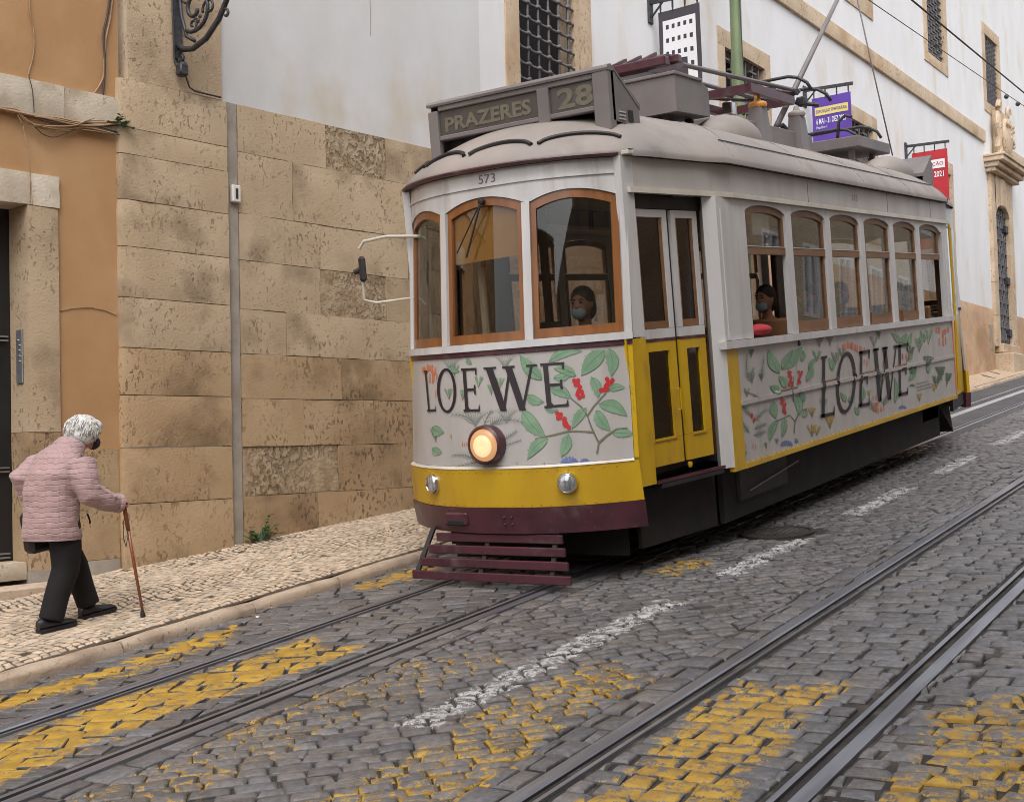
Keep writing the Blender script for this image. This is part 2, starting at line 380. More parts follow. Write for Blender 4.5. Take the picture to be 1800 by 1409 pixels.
def glass(name, tint, gloss=.02, boost=1.0):
    m = bpy.data.materials.new(name); m.use_nodes = True; T = m.node_tree; N = T.nodes; L = T.links
    N.remove(N['Principled BSDF']); out = N['Material Output']
    tr = N.new('ShaderNodeBsdfTransparent'); tr.inputs[0].default_value = c4(tint)
    gl = N.new('ShaderNodeBsdfGlossy'); gl.inputs['Roughness'].default_value = gloss; gl.inputs['Color'].default_value = (1, 1, 1, 1)
    fr = N.new('ShaderNodeFresnel'); fr.inputs['IOR'].default_value = 1.6
    mu = N.new('ShaderNodeMath'); mu.operation = 'MULTIPLY'; mu.inputs[1].default_value = boost; mu.use_clamp = True
    nz = N.new('ShaderNodeTexNoise'); nz.inputs['Scale'].default_value = 1.7; bp = N.new('ShaderNodeBump'); bp.inputs['Strength'].default_value = .03; bp.inputs['Distance'].default_value = .006
    tc = N.new('ShaderNodeTexCoord'); L.new(tc.outputs['Object'], nz.inputs['Vector']); L.new(nz.outputs['Fac'], bp.inputs['Height']); L.new(bp.outputs[0], gl.inputs['Normal'])
    ms = N.new('ShaderNodeMixShader'); L.new(fr.outputs[0], mu.inputs[0]); L.new(mu.outputs[0], ms.inputs[0]); L.new(tr.outputs[0], ms.inputs[1]); L.new(gl.outputs[0], ms.inputs[2]); L.new(ms.outputs[0], out.inputs[0])
    MAT[name] = m; return m
glass('window_glass', (.80, .79, .77), .015, .55)
glass('side_glass', (.88, .88, .86), .02, .6)
glass('dusty_glass', (.55, .55, .52), .05, 1.2)
def lamp_mat(name, col, k):
    m = bpy.data.materials.new(name); m.use_nodes = True; P = m.node_tree.nodes['Principled BSDF']
    P.inputs['Base Color'].default_value = (col[0]*.25, col[1]*.25, col[2]*.25, 1); P.inputs['Emission Color'].default_value = c4(col); P.inputs['Emission Strength'].default_value = k; P.inputs['Roughness'].default_value = .3
    MAT[name] = m
lamp_mat('lamp_glow', (1.0, .52, .24), .30); lamp_mat('lamp_core', (1.0, .66, .36), .60)

def paint_stone(name, dark, lite, rough, pave=False, bumpk=.5):
    """stone whose 'paint' attribute carries yellow (R), white (G) and a per-stone value (B)"""
    m = bpy.data.materials.new(name); m.use_nodes = True; T = m.node_tree; N = T.nodes; L = T.links; P = N['Principled BSDF']
    at = N.new('ShaderNodeAttribute'); at.attribute_name = 'paint'; sp = N.new('ShaderNodeSeparateColor'); L.new(at.outputs['Color'], sp.inputs[0])
    ge = N.new('ShaderNodeNewGeometry')
    def nz(s_, d=5, r_=.6):
        n = N.new('ShaderNodeTexNoise'); n.inputs['Scale'].default_value = s_; n.inputs['Detail'].default_value = d; n.inputs['Roughness'].default_value = r_; L.new(ge.outputs['Position'], n.inputs['Vector']); return n.outputs['Fac']
    def mth(op, a, b, cl=False):
        q = N.new('ShaderNodeMath'); q.operation = op; q.use_clamp = cl
        for k, z in ((0, a), (1, b)):
            if isinstance(z, (int, float)): q.inputs[k].default_value = z
            else: L.new(z, q.inputs[k])
        return q.outputs[0]
    def mix(f, x, y):
        q = N.new('ShaderNodeMix'); q.data_type = 'RGBA'; L.new(f, q.inputs[0])
        for k, z in ((6, x), (7, y)):
            if isinstance(z, tuple): q.inputs[k].default_value = c4(z)
            else: L.new(z, q.inputs[k])
        return q.outputs[2]
    def stp(v, l, h):
        r_ = N.new('ShaderNodeMapRange'); r_.interpolation_type = 'SMOOTHSTEP'; r_.inputs['From Min'].default_value = l; r_.inputs['From Max'].default_value = h; L.new(v, r_.inputs['Value']); return r_.outputs['Result']
    base = mix(stp(nz(34), .3, .7), dark, lite)
    hv = N.new('ShaderNodeHueSaturation'); L.new(base, hv.inputs['Color']); L.new(mth('MULTIPLY_ADD', sp.outputs[2], .7) if False else mth('ADD', mth('MULTIPLY', sp.outputs[2], .42), .76), hv.inputs['Value'])
    tint = N.new('ShaderNodeMath'); tint.operation = 'FRACT'; L.new(mth('MULTIPLY', sp.outputs[2], 17.3), tint.inputs[0])
    tm = N.new('ShaderNodeMix'); tm.data_type = 'RGBA'; tm.blend_type = 'MULTIPLY'; tm.inputs[0].default_value = 1; L.new(hv.outputs[0], tm.inputs[6]); L.new(mix(tint.outputs[0], (.93, .97, 1.05), (1.07, 1.0, .93)), tm.inputs[7])
    col = tm.outputs[2]; h = nz(90, 4)
    if not pave:
        wear = mth('ADD', mth('ADD', mth('MULTIPLY', mth('SUBTRACT', nz(22, 6, .7), .5), 1.7), .52), mth('MULTIPLY', mth('SUBTRACT', nz(120, 3), .5), .9))
        ym = stp(mth('SUBTRACT', mth('ADD', sp.outputs[0], .0), wear), -.06, .06); wm = stp(mth('SUBTRACT', sp.outputs[1], wear), -.06, .08)
        yc = mix(stp(nz(9, 4), .35, .65), (.33, .19, .03), (.46, .28, .035)); col = mix(ym, col, yc); col = mix(wm, col, (.46, .46, .46))
        rg = mth('ADD', mth('MULTIPLY', ym, .2), mth('ADD', mth('MULTIPLY', nz(14), .3), rough-.15)); L.new(rg, P.inputs['Roughness'])
    else: P.inputs['Roughness'].default_value = rough
    L.new(col, P.inputs['Base Color'])
    bp = N.new('ShaderNodeBump'); bp.inputs['Strength'].default_value = bumpk; bp.inputs['Distance'].default_value = .006; L.new(mth('ADD', h, nz(18)), bp.inputs['Height']); L.new(bp.outputs[0], P.inputs['Normal'])
    MAT[name] = m; return m
paint_stone('basalt', (.098, .096, .099), (.175, .166, .162), .40, False, .35)
paint_stone('calcada', (.47, .37, .265), (.58, .475, .36), .7, True, .12)
# ------------------------------------------------------------------ ground
WALL_A0 = np.array([7.674, 7.959, 0.]); AA, AB = R(-7.7), R(-1.7)
WALL_J = WALL_A0 + 3.188*np.array([math.cos(AA), math.sin(AA), 0])
def wall_y(X):
    return WALL_A0[1]+math.tan(AA)*(X-WALL_A0[0]) if X < WALL_J[0] else WALL_J[1]+math.tan(AB)*(X-WALL_J[0])
KY0, KY1, KH = 6.285, 6.395, .072
def pave_h(s, y):
    yw = wall_y(s); t = (y-KY1)/(yw-KY1); hw = .165+max(0, min(1, (s-10)/20))*.11
    return KH+.004+(hw-KH)*max(0, min(1.2, t))
def smoothstep(a, b, x):
    t = max(0, min(1, (x-a)/(b-a))); return t*t*(3-2*t)

m = MB(); m.add([un(-45, -30, -.014), un(160, -30, -.014), un(160, 7.5, -.014), un(-45, 7.5, -.014)], [(0, 1, 2, 3)])
road = m.build('road', MAT['road_bed'], fix=False); tag(road, kind='structure')
m = MB(); ss = [-12+.9*i for i in range(150)]; vs = []
for s in ss: vs += [un(s, KY1-.02, KH-.003), un(s, wall_y(s)+.3, pave_h(s, wall_y(s))-.0035)]
m.add(vs, [(2*i, 2*i+2, 2*i+3, 2*i+1) for i in range(len(ss)-1)])
pavement = m.build('pavement', MAT['pave_bed'], fix=False); tag(pavement, kind='structure')

STRIP_Y = [(-6, 1.62), (1.80, 2.50), (2.68, 4.52), (4.72, 5.44), (5.62, 6.27)]
BARS = [1.2, 2.17, 3.13, 4.12, 5.12, 5.94]
def paint_at(s, y, top):
    """worn road paint: (yellow, white) at a point, top = on the worn crown of a stone"""
    yl = wh = 0.0
    for k, b in enumerate(BARS):
        hw = .17 if k == 5 else .275
        d = abs(y-b+.05*math.sin(s*3.1+k))-hw+.05*noise.noise(Vector((s*9, y*9, k)))
        f = smoothstep(.03, -.03, d)*smoothstep(5.80, 5.60, s+.12*math.sin(y*9))
        if f <= 0: continue
        amt = {0: (.47, .86), 1: (.60, .42), 2: (.40, .90), 3: (.34, .60), 4: (.70, .42), 5: (.58, .50)}[k]
        a = amt[0] if top else amt[1]
        if k == 5: a *= 1.7 if y > 5.95 else .88
        yl = max(yl, f*a)
    if abs(y-3.57) < .15 and (4.45 < s < 7.2 or 7.95 < s < 9.5 or 10.6 < s < 12.4 or 13.4 < s < 15 or 16.2 < s < 18): wh = (.56 if top else .40)*smoothstep(.15, .09, abs(y-3.57))
    if 7.9 < s < 8.5 and 3.85 < y < 4.2: yl = max(yl, .5)
    if 7.0 < s < 7.9 and 5.9 < y < 6.2: yl = max(yl, .6)
    return yl, wh
def clip(poly, y0, y1):
    for sgn, lim in ((1, y0), (-1, y1)):
        out = []
        for i in range(len(poly)):
            a, b = poly[i], poly[(i+1) % len(poly)]; da, db = sgn*(a[1]-lim), sgn*(b[1]-lim)
            if da >= 0: out.append(a)
            if da*db < 0: t = da/(da-db); out.append((a[0]+t*(b[0]-a[0]), a[1]+t*(b[1]-a[1])))
        poly = out
        if len(poly) < 3: return []
    return poly
def area(p): return .5*abs(sum(p[i][0]*p[(i+1) % len(p)][1]-p[(i+1) % len(p)][0]*p[i][1] for i in range(len(p))))
STONES = []                                    # (polygon, top height, bevel, dome, value)
def near_rail(s): return s
def add_stone(p, top, bev, dome, val): STONES.append((p, top, bev, dome, val))
def shrink(p, g):
    cx = sum(a for a, _ in p)/len(p); cy = sum(b for _, b in p)/len(p); out = []
    for a, b in p:
        d = math.hypot(a-cx, b-cy) or 1; k = max(.3, (d-g)/d); out.append((cx+(a-cx)*k, cy+(b-cy)*k))
    return out
r2 = random.Random(5)
MAN = (9.72, 3.88, .30)
def in_man(p):
    cx = sum(a for a, _ in p)/len(p); cy = sum(b for _, b in p)/len(p); return (cx-MAN[0])**2+(cy-MAN[1])**2 < (MAN[2]+.06)**2
def setts(s0, s1, y0, y1, ang, pitch, lens, bev, dome, jit, gap, hj, wavy=0.0, amin=.0022):
    """rows of setts turned by ang, clipped to the strip y0..y1"""
    ca, sa = math.cos(ang), math.sin(ang); cy = (y0+y1)/2; cs = (s0+s1)/2
    hs_ = (s1-s0)/2+.3; hy = (y1-y0)/2+.3
    ra = abs(hs_*ca)+abs(hy*sa); rb = abs(hs_*sa)+abs(hy*ca)
    a = -ra
    while a < ra:
        pa = pitch*r2.uniform(.88, 1.12); b = -rb-r2.uniform(0, lens)
        off = 0
        while b < rb:
            lb = lens*r2.uniform(.72, 1.35); q = []
            for (ka, kb) in ((0, 0), (1, 0), (1, 1), (0, 1)):
                aa = a+pa*ka+r2.uniform(-jit, jit)+wavy*math.sin(b*2.2+kb*lb*2.2); bb = b+lb*kb+r2.uniform(-jit, jit)
                q.append((cs+aa*ca-bb*sa, cy+aa*sa+bb*ca))
            b += lb
            mx = sum(x for x, _ in q)/4
            if not (s0 <= mx <= s1): continue
            q = clip(q, y0, y1)
            if len(q) < 3 or area(q) < amin or in_man(q): continue
            if r2.random() < .002: continue
            q = shrink(q, gap*.7); add_stone(q, r2.gauss(0, hj), bev*r2.uniform(.8, 1.25), dome*r2.uniform(.5, 1.4), r2.random())
        a += pa
# between the tracks: diagonal courses, longer stones laid along the rails
setts(1.2, 31, 2.86, 4.36, R(43), .092, .140, .011, .006, .010, .0065, .003, .02)
setts(1.2, 31, 2.68, 2.86, 0, .20, .17, .012, .005, .010, .010, .004)
setts(1.2, 16.5, 4.36, 4.52, R(4), .21, .155, .010, .004, .012, .009, .004)
setts(1.2, 26, 1.80, 2.50, R(4), .112, .160, .012, .007, .013, .007, .004, .015)
setts(1.2, 17, -.9, 1.62, R(2), .112, .155, .013, .008, .017, .009, .006, .03)
# inside the tram's own track and beside the kerb: big flat stones, worn flush
setts(1.2, 16.5, 4.72, 5.44, R(28), .125, .175, .006, .002, .028, .007, .002)
setts(1.2, 14, 5.62, 6.27, R(30), .12, .165, .006, .002, .034, .006, .0025)

def stone_geo(p, top, bev, dome, painted=True, hb=-.04, base=None):
    n = len(p); cx = sum(a for a, _ in p)/n; cy = sum(b for _, b in p)/n
    ins = shrink(p, bev*1.3); out2 = []
    hf = base or (lambda s, y: 0.0)
    V = [un(a, b, hf(a, b)+hb) for a, b in p]+[un(a, b, hf(a, b)+top-bev*.9) for a, b in p]+[un(a, b, hf(a, b)+top) for a, b in ins]+[un(cx, cy, hf(cx, cy)+top+dome)]
    F = []
    for i in range(n):
        j = (i+1) % n
        F += [(i, j, n+j, n+i), (n+i, n+j, 2*n+j, 2*n+i), (2*n+i, 2*n+j, 3*n)]
    return V, F
def stone_cols(p, val, bev):
    n = len(p); cx = sum(a for a, _ in p)/n; cy = sum(b for _, b in p)/n; ins = shrink(p, bev*1.3); C = []
    cx = sum(a for a, _ in p)/n; cy = sum(b for _, b in p)/n
    for li, lvl in enumerate((0, 0, 1)):
        for i in range(n):
            a, b = (ins if lvl else p)[i]; y, w_ = paint_at(a, b, lvl); k_ = .62+.55*((val*7.3) % 1)
            if not lvl: y *= k_*(1 if a < cx+.01 else .55)
            if k_ < .8 and lvl: y *= .92
            if lvl and a < cx: y = min(1, y*1.22)
            C.append((y, w_, (val if lvl else (-1.25 if li == 0 else val-.75)), 1))
    y, w_ = paint_at(cx, cy, 1); C.append((y*.86, w_, val, 1)); return C
def orient(p):
    a = sum(p[i][0]*p[(i+1) % len(p)][1]-p[(i+1) % len(p)][0]*p[i][1] for i in range(len(p)))
    return p if a > 0 else p[::-1]
def mesh_with_paint(name, V, F, C, m_, origin=None):
    me = bpy.data.meshes.new(name)
    V = [tuple(v) for v in (np.array(V)-origin if origin is not None else V)]
    me.from_pydata(V, [], F); at = me.color_attributes.new('paint', 'FLOAT_COLOR', 'POINT'); at.data.foreach_set('color', np.array(C, dtype=np.float32).ravel())
    me.materials.append(m_); smooth_mesh(me, 48); return me
def lay(stones, one, many, parent, matn, base=None, hidden=lambda x, y: False, colf=None, top_n=300):
    sc = []
    for i, st in enumerate(stones):
        p = st[0]; cx = sum(a for a, _ in p)/len(p); cy = sum(b for _, b in p)/len(p)
        q = un(cx, cy, base(cx, cy) if base else 0); x, y, z = proj(q)
        vis = z > .5 and 5 < x < 1795 and 5 < y < 1404 and not hidden(x, y)
        sc.append((area(p)/z**3 if vis else 0, i))
    sc.sort(reverse=True); top = {i for v, i in sc[:top_n] if v > 0}
    BV, BF, BC = [], [], []
    for i, (p, t, bev, dome, val) in enumerate(stones):
        p = orient(p); V, F = stone_geo(p, t, bev, dome, base=base); C = colf(p, val, bev)
        if i in top:
            o0 = V[-1].copy(); o = link(one, mesh_with_paint(one, V, F, C, MAT[matn], o0), parent); o.location = o0
        else:
            b = len(BV); BV += V; BF += [tuple(k+b for k in f) for f in F]; BC += C
    o = link(many, mesh_with_paint(many, BV, BF, BC, MAT[matn]), parent); tag(o, kind='stuff')
def tram_hides(x, y): return 720 < x < 1690 and y < 1010-max(0, x-1010)*.62+8
lay(STONES, 'cobblestone', 'cobblestones', road, 'basalt', hidden=tram_hides, colf=stone_cols)

# pavement of small limestone cubes laid in arcs
PS = []
r3 = random.Random(9)
s = 1.5
while s < 15.5:
    ps = .058*r3.uniform(.9, 1.1); y = KY1+.012
    yw = wall_y(s)-.01
    while y < yw:
        ly = .066*r3.uniform(.7, 1.35); q = []
        for ka, kb in ((0, 0), (1, 0), (1, 1), (0, 1)):
            yy = y+ly*kb; aa = s+ps*ka+.035*math.sin(math.pi*(yy-6.4)/.36)+.03*math.sin(s*2.7+yy*3)
            q.append((aa+r3.uniform(-.010, .010), min(yw+.02, yy+r3.uniform(-.009, .009))))
        y += ly
        if r3.random() < .006: continue
        PS.append((shrink(q, .0050), r3.gauss(.0010, .0008), .0055, .001, r3.random()))
    s += ps
woman_px = lambda x, y: (30 < x < 190 and y < 1110) or (x > 730)
lay(PS, 'paving_stone', 'paving_stones', pavement, 'calcada', base=pave_h, hidden=woman_px, colf=lambda p, v, b: [(0, 0, -1.3, 1)]*len(p)+[(0, 0, -.95, 1)]*len(p)+[(0, 0, v, 1)]*(len(p)+1))
# further up the hill the cubes are too small to tell apart
def far_pave():
    m_ = mat('calcada_far', (.50, .39, .28), (.40, .30, .21), scale=22, detail=3, lo=.4, hi=.6, rough=.8, bump=.6, bscale=24)
    q = MB(); vs = []; ss_ = [15.2+1.2*i for i in range(80)]
    for s_ in ss_: vs += [un(s_, KY1-.01, pave_h(s_, KY1)-.004), un(s_, wall_y(s_)+.3, pave_h(s_, wall_y(s_))-.002)]
    q.add(vs, [(2*i, 2*i+2, 2*i+3, 2*i+1) for i in range(len(ss_)-1)])
    tag(q.build('upper_pavement', m_, fix=False), kind='structure')
far_pave()

# kerb of separate rounded stones
kerb = bpy.data.objects.new('kerb', None); COL.objects.link(kerb); tag(kerb, kind='structure')
s = -1.0; rk = random.Random(4)
while s < 60:
    L_ = rk.uniform(.85, 1.35); m = MB(); prof = []
    dy = rk.uniform(-.008, .008); dh = rk.uniform(-.006, .006)
    for a in np.linspace(0, 1, 7): prof.append((KY0+.05-.05*math.sin(a*math.pi/2)**1, KH-.05+.05*math.cos(a*math.pi/2)))
    prof = [(KY1, -.04), (KY1, KH-.004)]+prof+[(KY0, -.04)]
    rings = []
    for k in range(6):
        t = k/5; e = .012 if k in (0, 5) else 0
        rings.append([un(s+.006+(L_-.012)*t, y+dy+rk.uniform(-.004, .004)+(e if y < KY0+.06 else 0), h+dh-(e*.7 if h > 0 else 0)+rk.uniform(-.003, .003)) for y, h in prof])
    m.loft(rings); m.build('kerb_stone', MAT['kerb_stone'], kerb, smooth=40); s += L_

# rails
def rail(y, label, flip=1):
    m = MB(); g = flip
    # running head (towards the gauge side: groove), groove, guard lip
    sec = [(-.075, -.05), (-.075, .001), (-.012, .004), (-.004, -.004), (-.002, -.034), (.036, -.034), (.038, -.001), (.062, .001), (.064, -.05)]
    ss_ = [-4+i*1.5 for i in range(60)]
    rings = [[un(s_, y+g*a, b+.002) for a, b in sec] for s_ in ss_]
    n = len(sec); vs = [p for r_ in rings for p in r_]; fs = []; mi = []
    for i in range(len(rings)-1):
        for k in range(n-1):
            m.m.append(1 if k in (3, 4, 5) else 0); m.f.append((i*n+k, i*n+k+1, (i+1)*n+k+1, (i+1)*n+k))
    m.v = [tuple(v) for v in vs]
    o = m.build('tram_rail', [MAT['rail_steel'], MAT['rail_dark']], smooth=30); tag(o, label, 'rail', 'grooved tram rails in the street')
rail(5.53, 'grooved steel rail closest to the kerb, running under the tram', -1)
rail(4.61, 'grooved rail of the tram track on the side away from the kerb', 1)
rail(2.59, 'dull grey rail of the empty track, the one nearer the tram', -1)
rail(1.70, 'bright polished rail of the empty track, farthest from the kerb', 1)

# asphalt beside the upper kerb, with a white edge line
m = MB(); m.add([un(15.8, 4.68, -.004), un(150, 4.68, -.004), un(150, 5.46, -.004), un(15.8, 5.46, -.004)], [(0, 1, 2, 3)])
m.add([un(13.5, 5.6, -.004), un(150, 5.6, -.004), un(150, KY0+.01, -.004), un(13.5, KY0+.01, -.004)], [(0, 1, 2, 3)])
m.add([un(16.2, 4.36, -.004), un(150, 4.36, -.004), un(150, 4.535, -.004), un(16.2, 4.535, -.004)], [(0, 1, 2, 3)])
tag(m.build('asphalt_lane', MAT['asphalt'], fix=False), kind='structure')
m = MB(); m.add([un(16.0, 5.17, .001), un(90, 5.17, .001), un(90, 5.33, .001), un(16.0, 5.33, .001)], [(0, 1, 2, 3)])
wl = mat('road_paint_white', (.42, .42, .43), (.30, .30, .31), scale=6, rough=.7)
tag(m.build('road_line', wl, fix=False), kind='structure')
# manhole
t = empty('manhole_cover', Matrix(STREET @ Matrix.Translation((MAN[0], MAN[1], 0))), 'round iron manhole cover in the cobbles beside the tram', 'manhole cover')
m = MB(); m.lathe([(.30, -.03), (.30, .006), (.265, .008), (.262, -.002), (.2, -.002)], (0, 0, 0), n=36); m.build('frame', MAT['wheel_steel'], t, smooth=30)
m = MB(); m.lathe([(.255, -.02), (.255, .004), (.24, .006), (.01, .006)], (0, 0, 0), n=36)
for i in range(-3, 4):
    for j in range(-3, 4):
        if i*i+j*j < 11: m.box((i*.055-.018, j*.055-.018, .004), (i*.055+.018, j*.055+.018, .012), .004)
m.build('lid', MAT['wheel_steel'], t, smooth=30)
# ------------------------------------------------------------------ buildings along the pavement
def frame(A0, ang, z=0): return Matrix.Translation((A0[0], A0[1], z)) @ Matrix.Rotation(ang, 4, 'Z')
ZA = .80
FA = frame(WALL_A0, AA, ZA)                      # local: x along the wall, y into the wall, z up from the pavement
ZB = 1.0
FB = frame(WALL_J, AB, ZB)
def inv(Mx): return np.array(Mx.inverted())
FAI, FBI = inv(FA), inv(FB); FAN, FBN = np.array(FA), np.array(FB)
def wpx(px, py, off, Fn, Fi):                    # pixel on the wall plane (off = out from the wall)
    P = (Fn@np.array([0, -off, 0, 1]))[:3]; N = Fn[:3, 1]; return (Fi@np.append(hit(px, py, P, N), 1))[:3]
def pA(px, py, off=0.0): return wpx(px, py, off, FAN, FAI)
def pB(px, py, off=0.0): return wpx(px, py, off, FBN, FBI)
def ground_A(u, d=0):
    X = WALL_A0[0]+math.cos(AA)*u; s = X/math.cos(TH)**2; return GR*X+pave_h(X, wall_y(X))-ZA
def ground_B(u): X = WALL_J[0]+math.cos(AB)*u; return GR*X+pave_h(X, wall_y(X))-ZB
rb = random.Random(21)
def block(parent, u0, u1, z0, z1, y0, y1, matn, name='stone_block', amp=.004, cham=.012, nx=None, zf=None):
    """a worn ashlar: front face subdivided and uneven, edges eased"""
    m = MB(); nx = nx or max(2, min(6, int((u1-u0)/.16))); nz_ = 3; V = []; F = []
    sd = rb.uniform(0, 99)
    for j in range(nz_+1):
        for i in range(nx+1):
            e = (i in (0, nx)) + (j in (0, nz_)); u = u0+(u1-u0)*i/nx; z = z0+(z1-z0)*j/nz_
            if zf and j == 0: z = zf(u)
            k = noise.noise(Vector((u*3+sd, z*5, sd)))*amp + (rb.uniform(-1, 1)*amp*.4)
            V.append((u+(rb.uniform(-.004, .004) if i in (0, nx) else 0), y0+(cham if e else 0)*rb.uniform(.7, 1.3)+k, z+(rb.uniform(-.003, .003))))
    W = nx+1
    for j in range(nz_):
        for i in range(nx): F.append((j*W+i, j*W+i+1, (j+1)*W+i+1, (j+1)*W+i))
    ring = list(range(0, nx+1))+[W*j+nx for j in range(1, nz_+1)]+[W*nz_+i for i in range(nx-1, -1, -1)]+[W*j for j in range(nz_-1, 0, -1)]
    b = len(V)
    for k in ring: x, y, z = V[k]; V.append((x, y1, z))
    for q in range(len(ring)):
        q2 = (q+1) % len(ring); F.append((ring[q2], ring[q], b+q, b+q2))
    m.add(V, F); return m.build(name, MAT[matn], parent, smooth=30)
def wallgrid(parent, name, us, zs, y, matn, holes=(), depth=.5):
    """plaster wall with rectangular openings, their reveals included; zs may be functions of u for the foot"""
    m = MB()
    us = sorted(set(us)|{h[0] for h in holes}|{h[1] for h in holes}); zs = sorted(set(zs)|{h[2] for h in holes}|{h[3] for h in holes})
    for i in range(len(us)-1):
        for j in range(len(zs)-1):
            cu, cz = (us[i]+us[i+1])/2, (zs[j]+zs[j+1])/2
            if any(h[0] < cu < h[1] and h[2] < cz < h[3] for h in holes): continue
            m.add([(us[i], y, zs[j]), (us[i+1], y, zs[j]), (us[i+1], y, zs[j+1]), (us[i], y, zs[j+1])], [(0, 1, 2, 3)])
    for (a, b, c, d) in holes:
        m.add([(a, y, c), (b, y, c), (b, y, d), (a, y, d), (a, y+depth, c), (b, y+depth, c), (b, y+depth, d), (a, y+depth, d)], [(0, 4, 5, 1), (1, 5, 6, 2), (2, 6, 7, 3), (3, 7, 4, 0), (4, 7, 6, 5)])
    return m.build(name, MAT[matn], parent, fix=False)

# --- the white museum building: near wing on plane A, long wing on plane B
mus = empty('museum_building', FA, 'long white plastered stone building with barred windows behind the tram', 'building')
def onB(o):                                       # objects built in the frame of wall B
    o.matrix_parent_inverse = Matrix.Identity(4); o.matrix_local = FA.inverted() @ FB; return o
zT = 12.5
ZC = [z-ZA for z in (4.76, 4.34, 3.80, 3.39, 2.96, 2.57, 2.18, 1.76, 1.33, .72)]
wallgrid(mus, 'plaster_wall', [-.15, 3.19], [4.76-ZA, zT], 0.0, 'grey_plaster')
m = MB(); m.tube([(1.62, -.002, 8.2-ZA), (1.63, -.003, 7.4-ZA), (1.61, -.003, 6.6-ZA), (1.625, -.003, 6.0-ZA), (1.62, -.002, 5.75-ZA)], .004, 5); m.build('plaster_crack', MAT['cement'], mus)
wallgrid(mus, 'backing_wall', [-.16, 3.2], [-1.2, 4.77-ZA], .03, 'mortar')
cols = [[.02, 1.02, 1.78, 2.7, 3.19], [.02, .62, 1.62, 2.25, 3.19], [.02, .93, 2.05, 2.75, 3.19], [.02, .92, 1.75, 2.65, 3.19], [.02, .52, 1.48, 2.3, 3.19], [.02, 1.15, 2.1, 3.19], [.02, .7, 1.55, 2.6, 3.19], [.02, 1.1, 1.9, 3.19], [.02, .85, 2.05, 3.19]]
for j in range(9):
    for i in range(len(cols[j])-1):
        rough = (j, i) in ((0, 1), (3, 1), (2, 2), (7, 0)); low = j >= 5
        u0, u1 = cols[j][i], cols[j][i+1]
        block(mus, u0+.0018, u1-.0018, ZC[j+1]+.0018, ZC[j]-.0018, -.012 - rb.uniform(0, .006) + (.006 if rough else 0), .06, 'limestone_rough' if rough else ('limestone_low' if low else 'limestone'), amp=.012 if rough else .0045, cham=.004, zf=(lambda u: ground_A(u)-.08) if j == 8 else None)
# cement strip and meter box between pier and wall
m = MB(); m.box((-.10, -.004, -.4), (.018, .05, 4.76-ZA), .004); m.build('cement_strip', MAT['cement'], mus)
# long wing
Bw = [(.74, 2.03, 5.25-ZB, 8.3-ZB), (6.03, 7.46, 5.6-ZB, 7.50-ZB), (10.95, 12.4, 5.6-ZB, 7.50-ZB), (15.95, 17.38, 5.6-ZB, 7.47-ZB), (11.35, 12.3, 9.95-ZB, 13-ZB), (16.05, 17.25, 9.90-ZB, 13-ZB), (20.72, 21.85, 9.82-ZB, 11.5-ZB), (20.85, 22.1, 3.9-ZB, 7.55-ZB)]
onB(wallgrid(mus, 'plaster_wall', [0, 30], [4.74-ZB, 13], 0.0, 'white_plaster', holes=[(a-.03, b+.03, c-.03, d+.03) for a, b, c, d in Bw], depth=.38))
onB(wallgrid(mus, 'backing_wall', [0, 20.84], [-1.5, 4.745-ZB], .03, 'mortar')); onB(wallgrid(mus, 'backing_wall', [22.11, 30], [-1.5, 4.745-ZB], .03, 'mortar'))
for (a, b, c, d) in Bw:
    q = MB(); q.add([(a-.02, .36, c-.02), (b+.02, .36, c-.02), (b+.02, .36, d+.02), (a-.02, .36, d+.02)], [(0, 1, 2, 3)]); onB(q.build('dark_opening', MAT['dark_void'], mus, fix=False))
# stone base of the long wing: two courses
for (zt, zb, cut) in ((4.74, 4.35, [17.0, 18.3, 19.6, 20.5]), (4.35, 3.0, [17.2, 18.6, 20.52]), (4.74, 4.35, [22.55, 24.2, 26, 28, 30]), (4.35, 3.2, [22.75, 24.6, 26.5, 29, 30])):
    for i in range(len(cut)-1):
        onB(block(mus, cut[i]+.004, cut[i+1]-.004, zb-ZB, zt-ZB-.004, -.02 if zt > 4.5 else -.035, .06, 'pink_stone', zf=(lambda u: ground_B(u)-.1) if zb < 4.2 else None))
for i in range(9):
    a = 1.9*i
    onB(block(mus, a+.004, min(17.0, a+1.9)-.004, 1, 4.735-ZB, -.02, .06, 'pink_stone', nx=3, zf=lambda u: ground_B(u)-.1))
# string course
sc_u = [0, 1.7, 3.3, 5.2, 7.6, 9.4, 11.2, 13.2, 15.3, 16.8, 18.6, 20.3]
for i in range(len(sc_u)-1): onB(block(mus, sc_u[i]+.003, sc_u[i+1]-.003, 8.74-ZB, 9.02-ZB, -.07, .05, 'trim_stone', name='string_course_stone', nx=3))
for a, b in ((22.6, 25), (25, 27.5), (27.5, 30)): onB(block(mus, a+.003, b-.003, 8.74-ZB, 9.02-ZB, -.07, .05, 'trim_stone', name='string_course_stone', nx=3))
